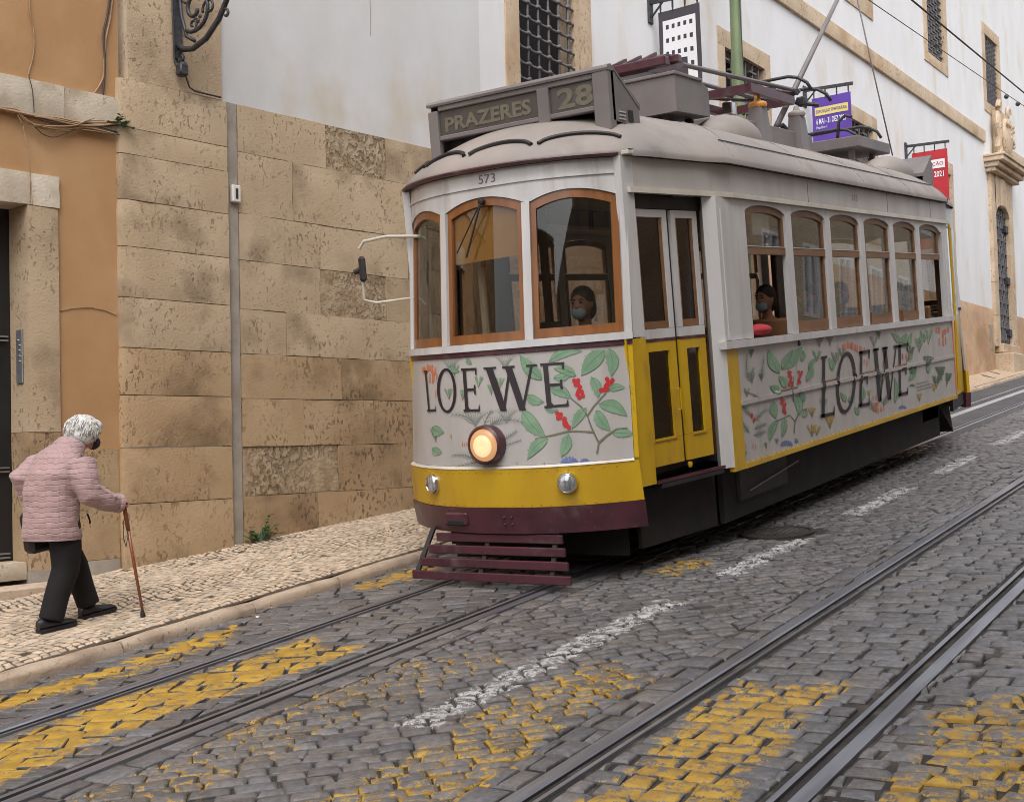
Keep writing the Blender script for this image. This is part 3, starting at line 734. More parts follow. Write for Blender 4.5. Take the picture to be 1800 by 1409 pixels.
# windows with stone surrounds and wrought grilles
def window(a, b, c, d, fw, top, bottom, nv, nh, big=False, sill=.25):
    wn = MB(); wn.add([(a, .30, c), (b, .30, c), (b, .30, d), (a, .30, d)], [(0, 1, 2, 3)])
    wo = onB(wn.build('window', MAT['dark_void'], mus, fix=False))
    def sub(o): return o
    def stone(u0, u1, z0, z1):
        o = block(wo, u0, u1, z0, z1, -.03, .32, 'trim_stone', name='surround_stone', amp=.004, cham=.01, nx=2); return o
    stone(a-fw, a, c-(sill if bottom else 0), d); stone(b, b+fw, c-(sill if bottom else 0), d)
    if top: stone(a-fw, b+fw, d+.003, d+.26)
    if bottom: stone(a+.002, b-.002, c-sill, c-.002)
    zz = [c+(d-c)*(k+.5)/nh for k in range(nh)]; uu = [a+(b-a)*(k+.5)/nv for k in range(nv)]
    y = .05 if not big else .09
    if big:
        for u in uu:
            q = MB(); q.tube([(u, y, c), (u, y, d)], .017, 6); q.build('grille_bar', MAT['grille_iron'], wo, smooth=True)
        for z in zz:
            q = MB(); pts = [(a, y-.01, z)]; rr = [.014]
            for u in uu:
                for du, dz, r_ in ((-.055, 0, .015), (-.028, .012, .021), (0, .016, .027), (.028, .006, .021), (.055, 0, .015)): pts.append((u+du, y-.012, z+dz)); rr.append(r_)
            pts.append((b, y-.01, z)); rr.append(.014); q.tube(pts, rr, 8); q.build('grille_bar', MAT['grille_iron'], wo, smooth=True)
    else:
        q = MB()
        for u in uu: q.bar((u, y, c), (u, y, d), .03)
        for k, z in enumerate(zz):
            for i in range(nv): 
                zo = z+((d-c)/nh*.5 if i % 2 else 0); q.bar((uu[i]-(b-a)/nv/2, y-.006, zo), (uu[i]+(b-a)/nv/2, y-.006, zo), .045, .03)
        q.build('grille', MAT['grille_iron'], wo)
    return wo
window(*Bw[0], .26, True, True, 6, 17, True)
window(*Bw[1], .21, True, True, 6, 7)
window(*Bw[2], .21, True, True, 6, 7)
window(*Bw[3], .18, True, True, 6, 7)
window(*Bw[4], .32, False, True, 5, 12, sill=.30)
window(*Bw[5], .25, False, True, 6, 20, sill=.22)
window(*Bw[6], .24, True, True, 6, 14, sill=.24)
# portal: jambs, arched head, iron gate, cornice, carved arms, steps
PZ = -ZB
for (u0, u1) in ((20.5, 20.85), (22.1, 22.5)):
    for (z0, z1) in ((3.85, 4.6), (4.6, 5.4), (5.4, 6.2), (6.2, 7.0), (7.0, 8.05)): onB(block(mus, u0, u1, z0+PZ, z1+PZ-.004, -.10, .36, 'trim_stone', name='jamb_stone', nx=2))
m = MB(); nseg = 12; V = []
for k in range(nseg+1):
    u = 20.85+1.25*k/nseg; za = 7.05+.32*math.sqrt(max(0, 1-((u-21.475)/.64)**2)); V += [(u, -.10, za+PZ), (u, -.10, 8.05+PZ), (u, .34, za+PZ), (u, .34, 8.05+PZ)]
m.add(V, [f for k in range(nseg) for f in ((4*k, 4*k+4, 4*k+5, 4*k+1), (4*k, 4*k+2, 4*k+6, 4*k+4), (4*k+1, 4*k+5, 4*k+7, 4*k+3))]); onB(m.build('arched_head', MAT['trim_stone'], mus))
m = MB(); m.box((21.28, -.14, 7.32+PZ), (21.66, .0, 8.04+PZ), .03); onB(m.build('keystone', MAT['trim_stone'], mus))
m = MB()
for k, (o_, z0, z1) in enumerate(((.16, 8.05, 8.15), (.26, 8.15, 8.27), (.38, 8.27, 8.38), (.42, 8.38, 8.44))): m.box((20.45-o_*.6, -.08-o_, z0+PZ), (22.55+o_*.6, .02, z1+PZ-.002), .012)
onB(m.build('portal_cornice', MAT['trim_stone'], mus))
gate = onB(MB().add([(20.85, .06, 3.9+PZ), (22.1, .06, 3.9+PZ), (22.1, .06, 7.5+PZ), (20.85, .06, 7.5+PZ)], [(0, 1, 2, 3)]).build('gate', MAT['dark_void'], mus, fix=False))
m = MB()
for i in range(8): u = 20.88+i*1.2/7; m.bar((u, .02, 3.95+PZ), (u, .02, 7.4+PZ), .03)
m.build('gate_bars', MAT['grille_iron'], gate)
for j in range(11):
    m = MB(); z = 4.05+j*.31+PZ
    pts = []
    for i in range(7):
        zz = z+(.155 if i % 2 else 0); pts += [(20.885+i*1.2/7, .01, zz), (20.875+(i+1)*1.2/7, .01, zz)]
    m.tube(pts, .02, 6)
    m.build('gate_rail', MAT['grille_iron'], gate)
for z in (4.25, 5.55, 6.85): m = MB(); m.box((21.85, -.06, z+PZ-.09), (22.095, .02, z+PZ+.09), .01); m.build('hinge_plate', MAT['dark_iron'], gate)
def step(u0, u1, z0, z1, y0): 
    m = MB(); m.box((u0, y0, z0+PZ), (u1, .3, z1+PZ), .02); onB(m.build('step', MAT['trim_stone'], mus))
step(20.7, 22.3, 3.7, 3.92, -.18); step(20.6, 25.6, 2.9, 3.68, -.42)
m = MB(); m.box((20.1, -.05, 3.75+PZ), (20.28, -.02, 4.35+PZ), .006); onB(m.build('wall_cabinet', MAT['cement'], mus))
# carved coat of arms above the portal
arms = MB()
arms.box((21.0, -.22, 8.5+PZ), (22.0, .02, 9.75+PZ), .12)
arms.ell((21.5, -.24, 9.05+PZ), (.36, .14, .48), 16, 10)
for sx in (-1, 1):
    for (z, r_) in ((9.72+PZ, .22), (9.2+PZ, .17), (8.58+PZ, .2)):
        pts = [(21.5+sx*(.42+r_*.55*math.cos(a)*(1-a/9)), -.20, z+r_*.8*math.sin(a)*(1-a/9)) for a in np.linspace(0, 7.5, 22)]; arms.tube(pts, [.07*(1-k/30) for k in range(22)], 7)
    arms.tube([(21.5+sx*.50, -.16, 9.6+PZ), (21.5+sx*.62, -.18, 9.3+PZ), (21.5+sx*.5, -.2, 9.0+PZ), (21.5+sx*.58, -.18, 8.75+PZ), (21.5+sx*.4, -.16, 8.5+PZ)], [.07, .08, .07, .08, .06], 7)
for i in range(16): arms.ell((21.5+rb.uniform(-.28, .28), -.36, 9.05+PZ+rb.uniform(-.38, .38)), (.05, .04, .06), 7, 5)
onB(arms.build('coat_of_arms', MAT['trim_stone'], mus, smooth=40))
# --- stone pier between the two houses
pier = empty('stone_pier', FA @ Matrix.Translation((-.65, 0, 0)), 'tall pier of weathered tan limestone blocks between ochre house and white wall', 'pier')
PU = .65
PCZ = [z-ZA for z in (4.75, 4.35, 4.135, 3.765, 3.385, 2.975, 2.57, 2.19, 1.77, 1.32, .60)]
def round_block(u0, u1, z0, z1, yf, matn, zf=None):
    m = MB(); sd = rb.uniform(0, 90); nz_ = 4; prof = [(u0, .12), (u0, yf+.045), (u0+.012, yf+.016), (u0+.045, yf)]+[(u0+.05+(u1-u0-.062)*k/5, yf) for k in range(1, 6)]+[(u1, yf+.012), (u1, .12)]
    rings = []
    for j in range(nz_+1):
        z = z0+(z1-z0)*j/nz_; e = .006 if j in (0, nz_) else 0; ring = []
        for k, (u, y) in enumerate(prof):
            zz = zf(u) if (zf and j == 0) else z
            d = noise.noise(Vector((u*4+sd, z*6, sd)))*.006+rb.uniform(-.002, .002)
            ring.append((u+PU+(e if k < 2 else 0), y+e+(d if 0 < k < len(prof)-1 else 0), zz))
        rings.append(ring)
    m.loft(rings); return m.build('stone_block', MAT[matn], pier, smooth=35)
for j in range(10):
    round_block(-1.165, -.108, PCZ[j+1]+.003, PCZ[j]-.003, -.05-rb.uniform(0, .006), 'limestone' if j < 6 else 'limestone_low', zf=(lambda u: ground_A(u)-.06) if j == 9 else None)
for z0, z1 in ((4.755, 5.75), (5.756, 6.9), (6.906, 8.2), (8.2, 9.6)):
    m = block(pier, -1.06+PU, -.145+PU, z0-ZA, z1-ZA-.004, -.035, .12, 'limestone', amp=.004, cham=.012)
m = block(pier, -1.14+PU, -.19+PU, .5-ZA, .9-ZA, -.075, .05, 'limestone_low', name='broken_plinth', amp=.02, cham=.03, zf=lambda u: ground_A(u-PU)-.06)
# --- ochre house
och = empty('ochre_house', FA @ Matrix.Translation((-1.7, 0, 0)), 'ochre plastered house with a dark doorway and stone door frame at the left', 'building')
OU = 1.7
def ob(a, b, z0, z1, y0, y1, matn, name='stone_block', **k): return block(och, a+OU, b+OU, z0-ZA, z1-ZA, y0, y1, matn, name=name, **k)
wallgrid(och, 'plaster_wall', [-7+OU, -1.13+OU], [-1.2, zT], 0.0, 'ochre_plaster', holes=[(-3.3+OU, -1.80+OU, .30-ZA, 3.72-ZA)], depth=.32)
m = MB(); m.box((-3.3+OU, .27, .8-ZA), (-1.90+OU, .315, 3.70-ZA)); dr = m.build('door', MAT['black_door'], och)
m = MB()
for z in (.95, 1.6, 2.6): m.box((-2.2+OU, .245, z-ZA), (-1.95+OU, .27, z-ZA+.012)); m.box((-2.2+OU, .245, z-ZA+.03), (-1.95+OU, .27, z-ZA+.042))
m.build('door_moulding', MAT['steel_plate'], dr)
# jamb stones, lintel, band, base
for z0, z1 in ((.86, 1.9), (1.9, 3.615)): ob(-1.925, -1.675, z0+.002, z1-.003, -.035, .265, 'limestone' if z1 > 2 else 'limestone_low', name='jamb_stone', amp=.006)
ob(-1.925, -1.675, .4, .862, -.05, .265, 'cement', name='jamb_base', amp=.006, zf=lambda u: ground_A(u-OU)-.06)
ob(-3.6, -1.905, 3.618, 3.86, -.04, .265, 'limestone_pale', name='lintel_stone'); ob(-1.901, -1.67, 3.618, 3.86, -.038, .2, 'limestone_pale', name='lintel_stone')
for a, b in ((-6, -4.5), (-4.5, -2.9), (-2.9, -1.62), (-1.617, -1.13)): ob(a+.002, b-.002, 4.30, 4.575, -.045, .1, 'limestone_pale', name='band_stone')
ob(-1.67, -1.175, .90, 1.765, -.02, .1, 'limestone_low', amp=.006); ob(-1.67, -1.175, .3, .897, -.035, .1, 'cement', name='plinth', amp=.007, zf=lambda u: ground_A(u-OU)-.06)
ob(-3.4, -1.93, .80, .93, .02, .3, 'limestone_pale', name='threshold')
m = MB(); m.box((-3.6+OU, -.24, .35-ZA), (-1.80+OU, -.03, .775-ZA), .02); m.build('door_step', MAT['kerb_stone'], och)
m = MB(); m.box((-1.938+OU, .06, 2.27-ZA), (-1.925+OU, .155, 2.68-ZA), .004)
ic = m.build('intercom_plate', MAT['steel_plate'], och)
for i in range(5): m = MB(); m.lathe([(.007, 0), (.007, .008), (.003, .01)], (-1.938+OU, .10+(.02 if i == 0 else 0), 2.60-.04*i-ZA), (-1, 0, 0), 8); m.build('bell_button', MAT['chrome'], ic)
m = MB(); m.tube([(-1.665+OU, -.006, 2.83-ZA), (-1.55+OU, -.006, 2.86-ZA), (-1.4+OU, -.006, 2.875-ZA), (-1.28+OU, -.006, 2.86-ZA), (-1.18+OU, -.006, 2.83-ZA)], .0035, 5); m.build('crack', MAT['mortar'], och)
# meter box
m = MB(); t = empty('meter_box', FA @ Matrix.Translation((-.03, -.012, 3.88-ZA)), 'small white plastic box with a dark slot, high on the grey joint', 'box')
m.box((-.044, -.045, 0), (.044, .0, .15), .008); m.build('housing', MAT['box_plastic'], t)
m = MB(); m.box((-.014, -.049, .03), (.012, -.044, .12), .002); m.build('slot', MAT['ink'], t)

# --- cables on the ochre wall
def cable(pts, r=.006, matn='cable_tan', off=.05, n=6, sub=6, parent=None, name='cable'):
    P3 = [Vector(pA(x, y, off if len(q) == 0 else q[0])) for x, y, *q in pts]
    out = []
    for i in range(len(P3)-1):
        p0, p1, p2, p3 = P3[max(i-1, 0)], P3[i], P3[i+1], P3[min(i+2, len(P3)-1)]
        for k in range(sub):
            t = k/sub; out.append(.5*((2*p1)+(p2-p0)*t+(2*p0-5*p1+4*p2-p3)*t*t+(3*p1-p0-3*p2+p3)*t**3))
    out.append(P3[-1]); m = MB(); m.tube(out, r, n); o = m.build(name, MAT[matn], parent, smooth=True); return o
def cab(label, group=None):
    return empty('cable_bundle', FA, label, 'cables', group)
cb = cab('sagging bundle of tan cables tied under the pale stone band')
B_ = [(-40, 180), (0, 189), (25, 191), (55, 203), (100, 207), (140, 215), (180, 216), (208, 214)]
cable(B_, parent=cb); cable([(x, y+3+2*math.sin(x)) for x, y in B_], .005, parent=cb, off=.06)
cable([(-40, 186), (0, 194), (28, 196), (60, 219), (110, 228), (150, 224), (205, 236)], parent=cb, off=.055)
cable([(28, 196), (45, 212), (65, 224), (115, 231), (138, 227), (205, 237)], .005, parent=cb)
cable([(28, 196), (62, 224), (76, 236), (95, 241), (120, 233), (140, 226), (170, 232), (210, 237)], .004, 'cable_dark', parent=cb)
cable([(26, 195), (60, 204), (100, 213), (150, 222), (208, 220)], .007, 'cable_dark', parent=cb, off=.05)
cable([(60, 205), (105, 211), (140, 217), (165, 212), (205, 214)], .005, parent=cb, off=.065)
cable([(28, 197), (40, 219)], .004, parent=cb)
cable([(-40, 183), (0, 191), (40, 199), (90, 210), (130, 219), (170, 221), (208, 217)], .008, parent=cb, off=.062); cable([(55, 203), (80, 213), (120, 218), (150, 217), (175, 223), (206, 232)], .006, 'cable_dark', parent=cb, off=.06); cable([(60, 219), (90, 222), (130, 221), (150, 213), (165, 208)], .005, parent=cb, off=.07)
cv = cab('thin brown cable hanging straight down the ochre wall to the lintel')
cable([(52, -20), (53, 20), (60, 60), (58, 100), (50, 131), (48, 165), (50, 198)], .005, parent=cv, off=.012); cable([(50, 131), (57, 160), (60, 198)], .0035, 'cable_dark', parent=cv, off=.052)
cable([(40, 219), (46, 250), (52, 290), (55, 330), (57, 362)], .0035, 'cable_tan', parent=cv, off=.045)
cd = cab('pair of twisted dark cables running down the right edge of the ochre wall')
cable([(200, -20), (194, 30), (186, 70), (183, 110), (180, 140), (160, 172), (140, 195), (118, 210)], .008, 'cable_tan', parent=cd, off=.02)
cable([(196, -20), (188, 30), (182, 60), (184, 100), (183, 140), (178, 180), (166, 205)], .009, 'cable_dark', parent=cd, off=.022)
# little plants
def leaf_plant(name, at, n, size, label, cat, spread=1.0, down=0.0):
    t = empty(name, Matrix.Translation(at), label, cat); rl = random.Random(len(name)); st = MB(); lf = MB()
    for i in range(n):
        a = rl.uniform(0, 6.28); e = rl.uniform(.3, 1.3); L_ = size*rl.uniform(.5, 1.1)
        tip = Vector((math.cos(a)*math.cos(e)*spread, math.sin(a)*math.cos(e)*spread*.7, math.sin(e)-down))*L_; mid = tip*.5+Vector((0, 0, .12*size))
        st.tube([(0, 0, 0), mid, tip], [.004*size/.2, .003*size/.2, .0015*size/.2], 4)
        for k in range(7):
            f = .3+.7*k/6; c = mid*(2*f*(1-f))+tip*f*f; la = a+(-1)**k*1.1+rl.uniform(-.3, .3); l = size*rl.uniform(.16, .26)
            d = Vector((math.cos(la), math.sin(la), rl.uniform(-.1, .5))).normalized(); sd = d.cross(Vector((0, 0, 1))).normalized(); up = Vector((0, 0, .12*l))
            lf.add([c, c+d*l*.45+sd*l*.34+up, c+d*l, c+d*l*.45-sd*l*.34+up, c+d*l*.5-up*.4], [(0, 1, 4), (1, 2, 4), (2, 3, 4), (3, 0, 4)])
    st.build('stem', MAT['leaf_dark'], t); lf.build('foliage', MAT['weed_green'], t, fix=False)
p = (FAN@np.append(pA(458, 955, .06), 1))[:3]; leaf_plant('weed', p, 13, .26, 'bright green weed growing where the tan wall meets the pavement', 'plant')
p = (FAN@np.append(pA(207, 222, .05), 1))[:3]; leaf_plant('wall_fern', p, 14, .19, 'small dark fern rooted in the wall beside the cable bundle', 'plant', 1.0, .5)

# --- wrought iron lamp bracket on the pier
lb = empty('lamp_bracket', FA @ Matrix.Translation((-.6, -.04, 5.06-ZA)), 'ornate black wrought iron lamp bracket high on the stone pier', 'lamp bracket')
# square to the wall it projects along -y; drawn here in (reach, height)
def LP(r_, z): return Vector((r_*.1, -r_, z))
def scroll(c, r0, turns, a0, sgn=1, n=26): return [LP(c[0]+r0*(1-.85*k/n)*math.cos(a0+sgn*turns*6.28*k/n), c[1]+r0*(1-.85*k/n)*math.sin(a0+sgn*turns*6.28*k/n)) for k in range(n+1)]
def part(name, *tubes):
    m = MB()
    for pts, r_ in tubes: m.tube(pts, r_, 7)
    return m.build(name, MAT['dark_iron'], lb, smooth=True)
m = MB(); m.box((-.045, -.02, -.06), (.045, .0, 1.3), .01); m.build('wall_plate', MAT['dark_iron'], lb)
part('curved_arm', ([LP(.02, .06), LP(.08, .02), LP(.2, .0), LP(.36, .05), LP(.52, .18), LP(.66, .38), LP(.82, .62), LP(1.0, .85), LP(1.25, 1.0)], [.03, .026, .024, .024, .024, .023, .022, .02, .018]))
part('top_arm', ([LP(.0, .60), LP(.3, .72), LP(.7, .95), LP(1.2, 1.25)], .02))
part('scroll', (scroll((.23, .33), .2, 1.3, -2.2), .017)); part('scroll', (scroll((.45, .52), .17, 1.4, 1.2, -1), .015)); part('scroll', (scroll((.30, .45), .10, 1.2, .4), .013))
part('scroll', (scroll((.70, .72), .13, 1.3, -1.0), .014)); part('scroll', (scroll((1.12, .78), .11, 1.2, 2.2, -1), .014)); part('scroll', ([LP(.03, .55), LP(.06, .3), LP(.12, .12), LP(.22, .06)], .016))
part('scroll', (scroll((.05, -.04), .06, 1.1, 1.0), .014))
for c, r_, tn, a0, sg in (((.14, .46), .085, 1.2, 2.0, 1), ((.40, .30), .08, 1.2, 3.5, -1), ((.55, .66), .10, 1.2, .2, 1), ((.36, .62), .07, 1.1, 1.8, -1), ((.86, .90), .10, 1.2, -.6, 1), ((.20, .20), .06, 1.1, 4.0, 1), ((1.30, .92), .13, 1.1, 3.6, 1)): part('scroll', (scroll(c, r_, tn, a0, sg), .011))
for c in ((.31, .55), (.47, .40), (.26, .22), (.62, .55), (.75, .85)):
    m = MB(); m.ell(LP(*c), (.012, .028, .024), 8, 6); m.ell(LP(c[0]+.03, c[1]+.03), (.01, .022, .016), 8, 6); m.ell(LP(c[0]-.03, c[1]+.025), (.01, .018, .02), 8, 6); m.build('iron_leaf', MAT['dark_iron'], lb, smooth=True)
part('curl', (scroll((.60, .20), .05, .8, 2.6, -1), .012))
m = MB(); m.ell((.02, -.05, -.12), (.04, .04, .05)); m.box((-.03, -.09, -.2), (.05, -.01, -.1), .012); m.build('finial', MAT['dark_iron'], lb, smooth=40)
m = MB(); m.tube([(-.05, -.02, 1.2), (-.055, -.02, .4), (-.05, -.03, -.1), (.0, -.04, -.17), (.06, -.03, -.19), (.1, -.02, -.27), (.16, -.015, -.29), (.42, -.015, -.292)], .008, 6); m.build('feed_cable', MAT['cable_dark'], lb, smooth=True)

# --- banners standing out from the long wing
def banner(px, py, wpx_, hgt, matn, label, deco):
    wpx_ *= .76
    q = pB(px, py); t = empty('museum_banner', FB @ Matrix.Translation((q[0], 0, q[2])), label, 'banner', 'banners standing out from the museum wall')
    m = MB(); m.bar((0, -.02, 0), (0, -wpx_-.17, -.03), .035, .05); m.box((-.06, -.03, -.28), (.06, .0, .08), .01); m.bar((0, -.03, -.2), (0, -.2, -.03), .02); m.build('bracket', MAT['dark_iron'], t)
    y0 = -.13; n = 10; V = []
    for j in range(13):
        for i in range(n+1):
            f = i/n; V.append((.02*math.sin(f*5+j*.6)*(.4+j/12), y0-wpx_*f, -.16-hgt*j/12))
    W = n+1; m = MB(); m.add(V, [(j*W+i, j*W+i+1, (j+1)*W+i+1, (j+1)*W+i) for j in range(12) for i in range(n)])
    cl = m.build('cloth', MAT[matn], t, smooth=True, fix=False)
    for k in range(4):
        y = y0-wpx_*(.06+.88*k/3); m = MB(); m.tube([(0, y, -.02), (.012, y, -.06), (.012, y, -.12), (0, y, -.18), (-.012, y, -.12), (-.012, y, -.06), (0, y, -.02)], .008, 5, cap=False); m.build('hanging_ring', MAT['dark_iron'], t)
    m = MB()
    def fn(a0, a1, b0, b1): # fractions across the cloth (0 wall side) and down; printed on both faces
        def g(a, b):
            f = a0+(a1-a0)*a; j = (b1+(b0-b1)*b)*12; return (.02*math.sin(f*5+j*.6)*(.4+j/12)-.006, y0-wpx_*f, -.16-hgt*(b1+(b0-b1)*b))
        return g
    mats = [MAT['print_white'], MAT['print_yellow'], MAT[matn], MAT['banner_purple']]
    class Lines:
        """every line of print is a part of its own"""
        def add(self, *a): self.cur.add(*a)
        def new(self, name):
            self.flush(); self.cur = MB(); self.name = name
        def flush(self):
            if getattr(self, 'cur', None) and self.cur.f: self.cur.build(self.name, mats, t, fix=False)
    ln = Lines(); ln.new('print'); deco(ln, fn); ln.flush(); return t
def rectf(m, g, mi, n=6):
    for i in range(n):
        for j in range(n): m.add([g(i/n, j/n), g((i+1)/n, j/n), g((i+1)/n, (j+1)/n), g(i/n, (j+1)/n)], [(0, 1, 2, 3)], mi)
def deco1(m, fn):
    m.new('pictogram')
    # building pictogram: white block with small dark windows and a doorway
    cells = 11; a0, a1, b0, b1 = .10, .90, .07, .52
    def cell(i0, i1, j0, j1, mi=0): rectf(m, fn(a0+(a1-a0)*i0/11, a0+(a1-a0)*i1/11, b0+(b1-b0)*j0/14, b0+(b1-b0)*j1/14), mi, 2)
    door = lambda i, j: 3 <= i < 8 and j >= 9
    rows = 14
    for j in range(rows):
        for i in range(11):
            win = (i % 2 == 1) and (j in (1, 2, 4, 5, 7, 8, 10, 11) ) and not (j in (2, 5, 8, 11))
            if door(i, j) or win: continue
            cell(i, i+1, j, j+1)
    m.new('lettering'); put_text(m, 'MUSEU DO ALJUBE', fn(.10, .93, .58, .615), 0, .02)
    m.new('lettering'); put_text(m, 'RESISTÊNCIA', fn(.10, .93, .64, .69), 0, .03)
    m.new('lettering'); put_text(m, 'E LIBERDADE', fn(.10, .93, .705, .745), 0, .03)
    m.new('lettering'); put_text(m, 'LISBOA', fn(.10, .60, .80, .83), 0, .02)
def deco2(m, fn):
    rectf(m, fn(.07, .93, .085, .155), 1)
    def up(a0, a1, b0, b1):
        g = fn(a0, a1, b0, b1); return lambda a, b: tuple(np.array(g(a, b))-np.array((.003, 0, 0)))
    m.new('lettering'); put_text(m, 'EXPOSIÇÃO TEMPORÁRIA', up(.10, .90, .10, .14), 3, .01)
    m.new('lettering'); put_text(m, '6 MAI - 31 DEZ 2021', fn(.10, .86, .18, .23), 0, .02); m.new('lettering'); put_text(m, 'Piso 0 e -1', fn(.10, .38, .245, .27), 0, .01)
    def vert(a0, a1, b0, b1):
        g = fn(a0, a1, b0, b1); return lambda a, b: g(1-b, a)
    m.new('lettering'); put_text(m, 'ESCLARECE', vert(.21, .36, .52, 1.0), 1, .03); m.new('lettering'); put_text(m, 'RESISTÊNCIA', vert(.46, .62, .42, 1.0), 1, .03); m.new('lettering'); put_text(m, 'MEMÓRIAS', vert(.68, .76, .50, .95), 0, .01)
def deco3(m, fn):
    rectf(m, fn(.06, .92, .10, .19), 0)
    def up(a0, a1, b0, b1):
        g = fn(a0, a1, b0, b1); return lambda a, b: tuple(np.array(g(a, b))-np.array((.003, 0, 0)))
    m.new('lettering'); put_text(m, 'EXPOSIÇÃO', up(.10, .88, .12, .17), 2, .01); m.new('lettering'); put_text(m, '31 DEZ 2021', fn(.10, .88, .22, .28), 0, .02)
    def vert(a0, a1, b0, b1):
        g = fn(a0, a1, b0, b1); return lambda a, b: g(1-b, a)
    m.new('lettering'); put_text(m, 'MUSEU DO ALJUBE', vert(.66, .74, .45, .95), 0, .01)
banner(1141, 6, .80, 1.85, 'banner_dark', 'dark grey banner with a white building pictogram on the museum wall', deco1)
banner(1413, 160, .88, 1.95, 'banner_purple', 'purple banner with yellow lettering hanging above the tram roof', deco2)
banner(1591, 258, .92, 1.95, 'banner_red', 'red banner half hidden behind the rear of the tram roof', deco3)

# --- green pole, overhead wires
PXw = np.array([16.0, 6.78]); zb = GR*16.0+.14
t = empty('tramway_pole', Matrix.Translation((PXw[0], PXw[1], zb)), 'pale green steel pole on the pavement rising behind the tram', 'pole')
m = MB(); m.lathe([(.13, 0), (.13, 1.2), (.105, 1.25), (.10, 4.6), (.098, 4.62), (.082, 4.75), (.078, 9)], (0, 0, 0), n=18); m.build('shaft', MAT['green_paint'], t, smooth=40)
m = MB(); m.tube([(-.05, -.085, 6.3), (-.055, -.095, 5.6), (-.06, -.105, 5.35), (-.05, -.11, 5.2)], .007, 5); m.build('paint_crack', MAT['cable_dark'], t)
def wire(a, b, r_, sag, label):
    n = 24; P_ = [np.array(a)*(1-k/n)+np.array(b)*k/n-np.array([0, 0, sag*4*(k/n)*(1-k/n)]) for k in range(n+1)]
    m = MB(); m.tube(P_, r_, 6); o = m.build('overhead_wire', MAT['cable_dark'], smooth=True); return tag(o, label, 'wire', 'tramway wires overhead')
def along(px, py, d): v = ray(px, py); return CAMP+v*d
wire(along(1560, -35, 13), along(1900, 246, 26), .012, .0, 'thick overhead wire crossing in front of the tall barred window')
w2 = wire(along(1497, -20, 16), along(1900, 255, 30), .007, .0, 'thin overhead wire with two small clamps at the upper right')
for (px, py, d) in ((1769, 170, 25.9), (1789, 183, 26.6)): 
    m = MB(); m.ell(along(px, py, d), (.05, .05, .05), 8, 6); m.build('clamp', MAT['dark_iron'], w2)

# --- houses on the camera's side of the street: seen only as reflections in the tram windows
def house(X0, X1, yf, hgt, matn, label):
    t = empty('street_house', Matrix.Translation(((X0+X1)/2, yf, GR*(X0+X1)/2)), label, 'house'); L_ = X1-X0; m = MB(); hs_ = []
    nw = max(2, int(L_/2.2))
    for k in range(nw):
        c = -L_/2+L_*(k+.5)/nw
        for z in (1.2, 4.4): hs_.append((c-.5, c+.5, z, z+1.7))
    us = sorted({-L_/2, L_/2}|{h[0] for h in hs_}|{h[1] for h in hs_}); zs = sorted({-3, hgt}|{h[2] for h in hs_}|{h[3] for h in hs_})
    for i in range(len(us)-1):
        for j in range(len(zs)-1):
            if any(h[0] < (us[i]+us[i+1])/2 < h[1] and h[2] < (zs[j]+zs[j+1])/2 < h[3] for h in hs_): continue
            m.add([(us[i], 0, zs[j]), (us[i], 0, zs[j+1]), (us[i+1], 0, zs[j+1]), (us[i+1], 0, zs[j])], [(0, 1, 2, 3)])
    m.add([(-L_/2, 0, hgt), (L_/2, 0, hgt), (L_/2, -6, hgt), (-L_/2, -6, hgt)], [(0, 1, 2, 3)]); m.build('wall', MAT[matn], t, fix=False)
    for h in hs_:
        q = MB(); q.box((h[0], -.15, h[2]), (h[1], -.1, h[3])); wd = q.build('window', MAT['dark_void'], t)
        q = MB()
        for (a, b, c, d) in ((h[0], h[0]+.08, h[2], h[3]), (h[1]-.08, h[1], h[2], h[3]), (h[0]+.08, h[1]-.08, h[2], h[2]+.08), (h[0]+.08, h[1]-.08, h[3]-.08, h[3]), ((h[0]+h[1])/2-.03, (h[0]+h[1])/2+.03, h[2]+.08, h[3]-.08)): q.box((a, -.1, c), (b, .02, d))
        q.build('frame', MAT['print_white'], wd)
house(-3.0, 10.2, -2.0, 11.5, 'facade_cream', 'cream house across the street, seen only mirrored in the tram windows')
house(10.5, 24, -2.2, 6.6, 'pink_stone', 'tan house across the street, mirrored in the middle side windows of the tram')
house(24.3, 44, -2.4, 6.2, 'facade_cream', 'tall cream house further up, mirrored in the rear side windows of the tram')
house(-22, -3.4, -4.0, 8.0, 'trim_stone', 'stone house down the hill, mirrored in the front windows of the tram')
m = MB(); m.box((-1, -9, -4), (0, 9, 12)); t = empty('added_church_front', Matrix.Translation((-26, 4, -2.6)), 'unseen dark stone church front, added downhill to close off sky in the nose windows', 'church')  # added out of view, keeps bright sky out of the nose reflections
m.build('wall', MAT['limestone_low'], t)
for y in (-6.5, -3.2, 0, 3.2, 6.5):
    m = MB(); m.box((.0, y-.7, 1), (.06, y+.7, 5.5)); m.build('window', MAT['dark_void'], t)

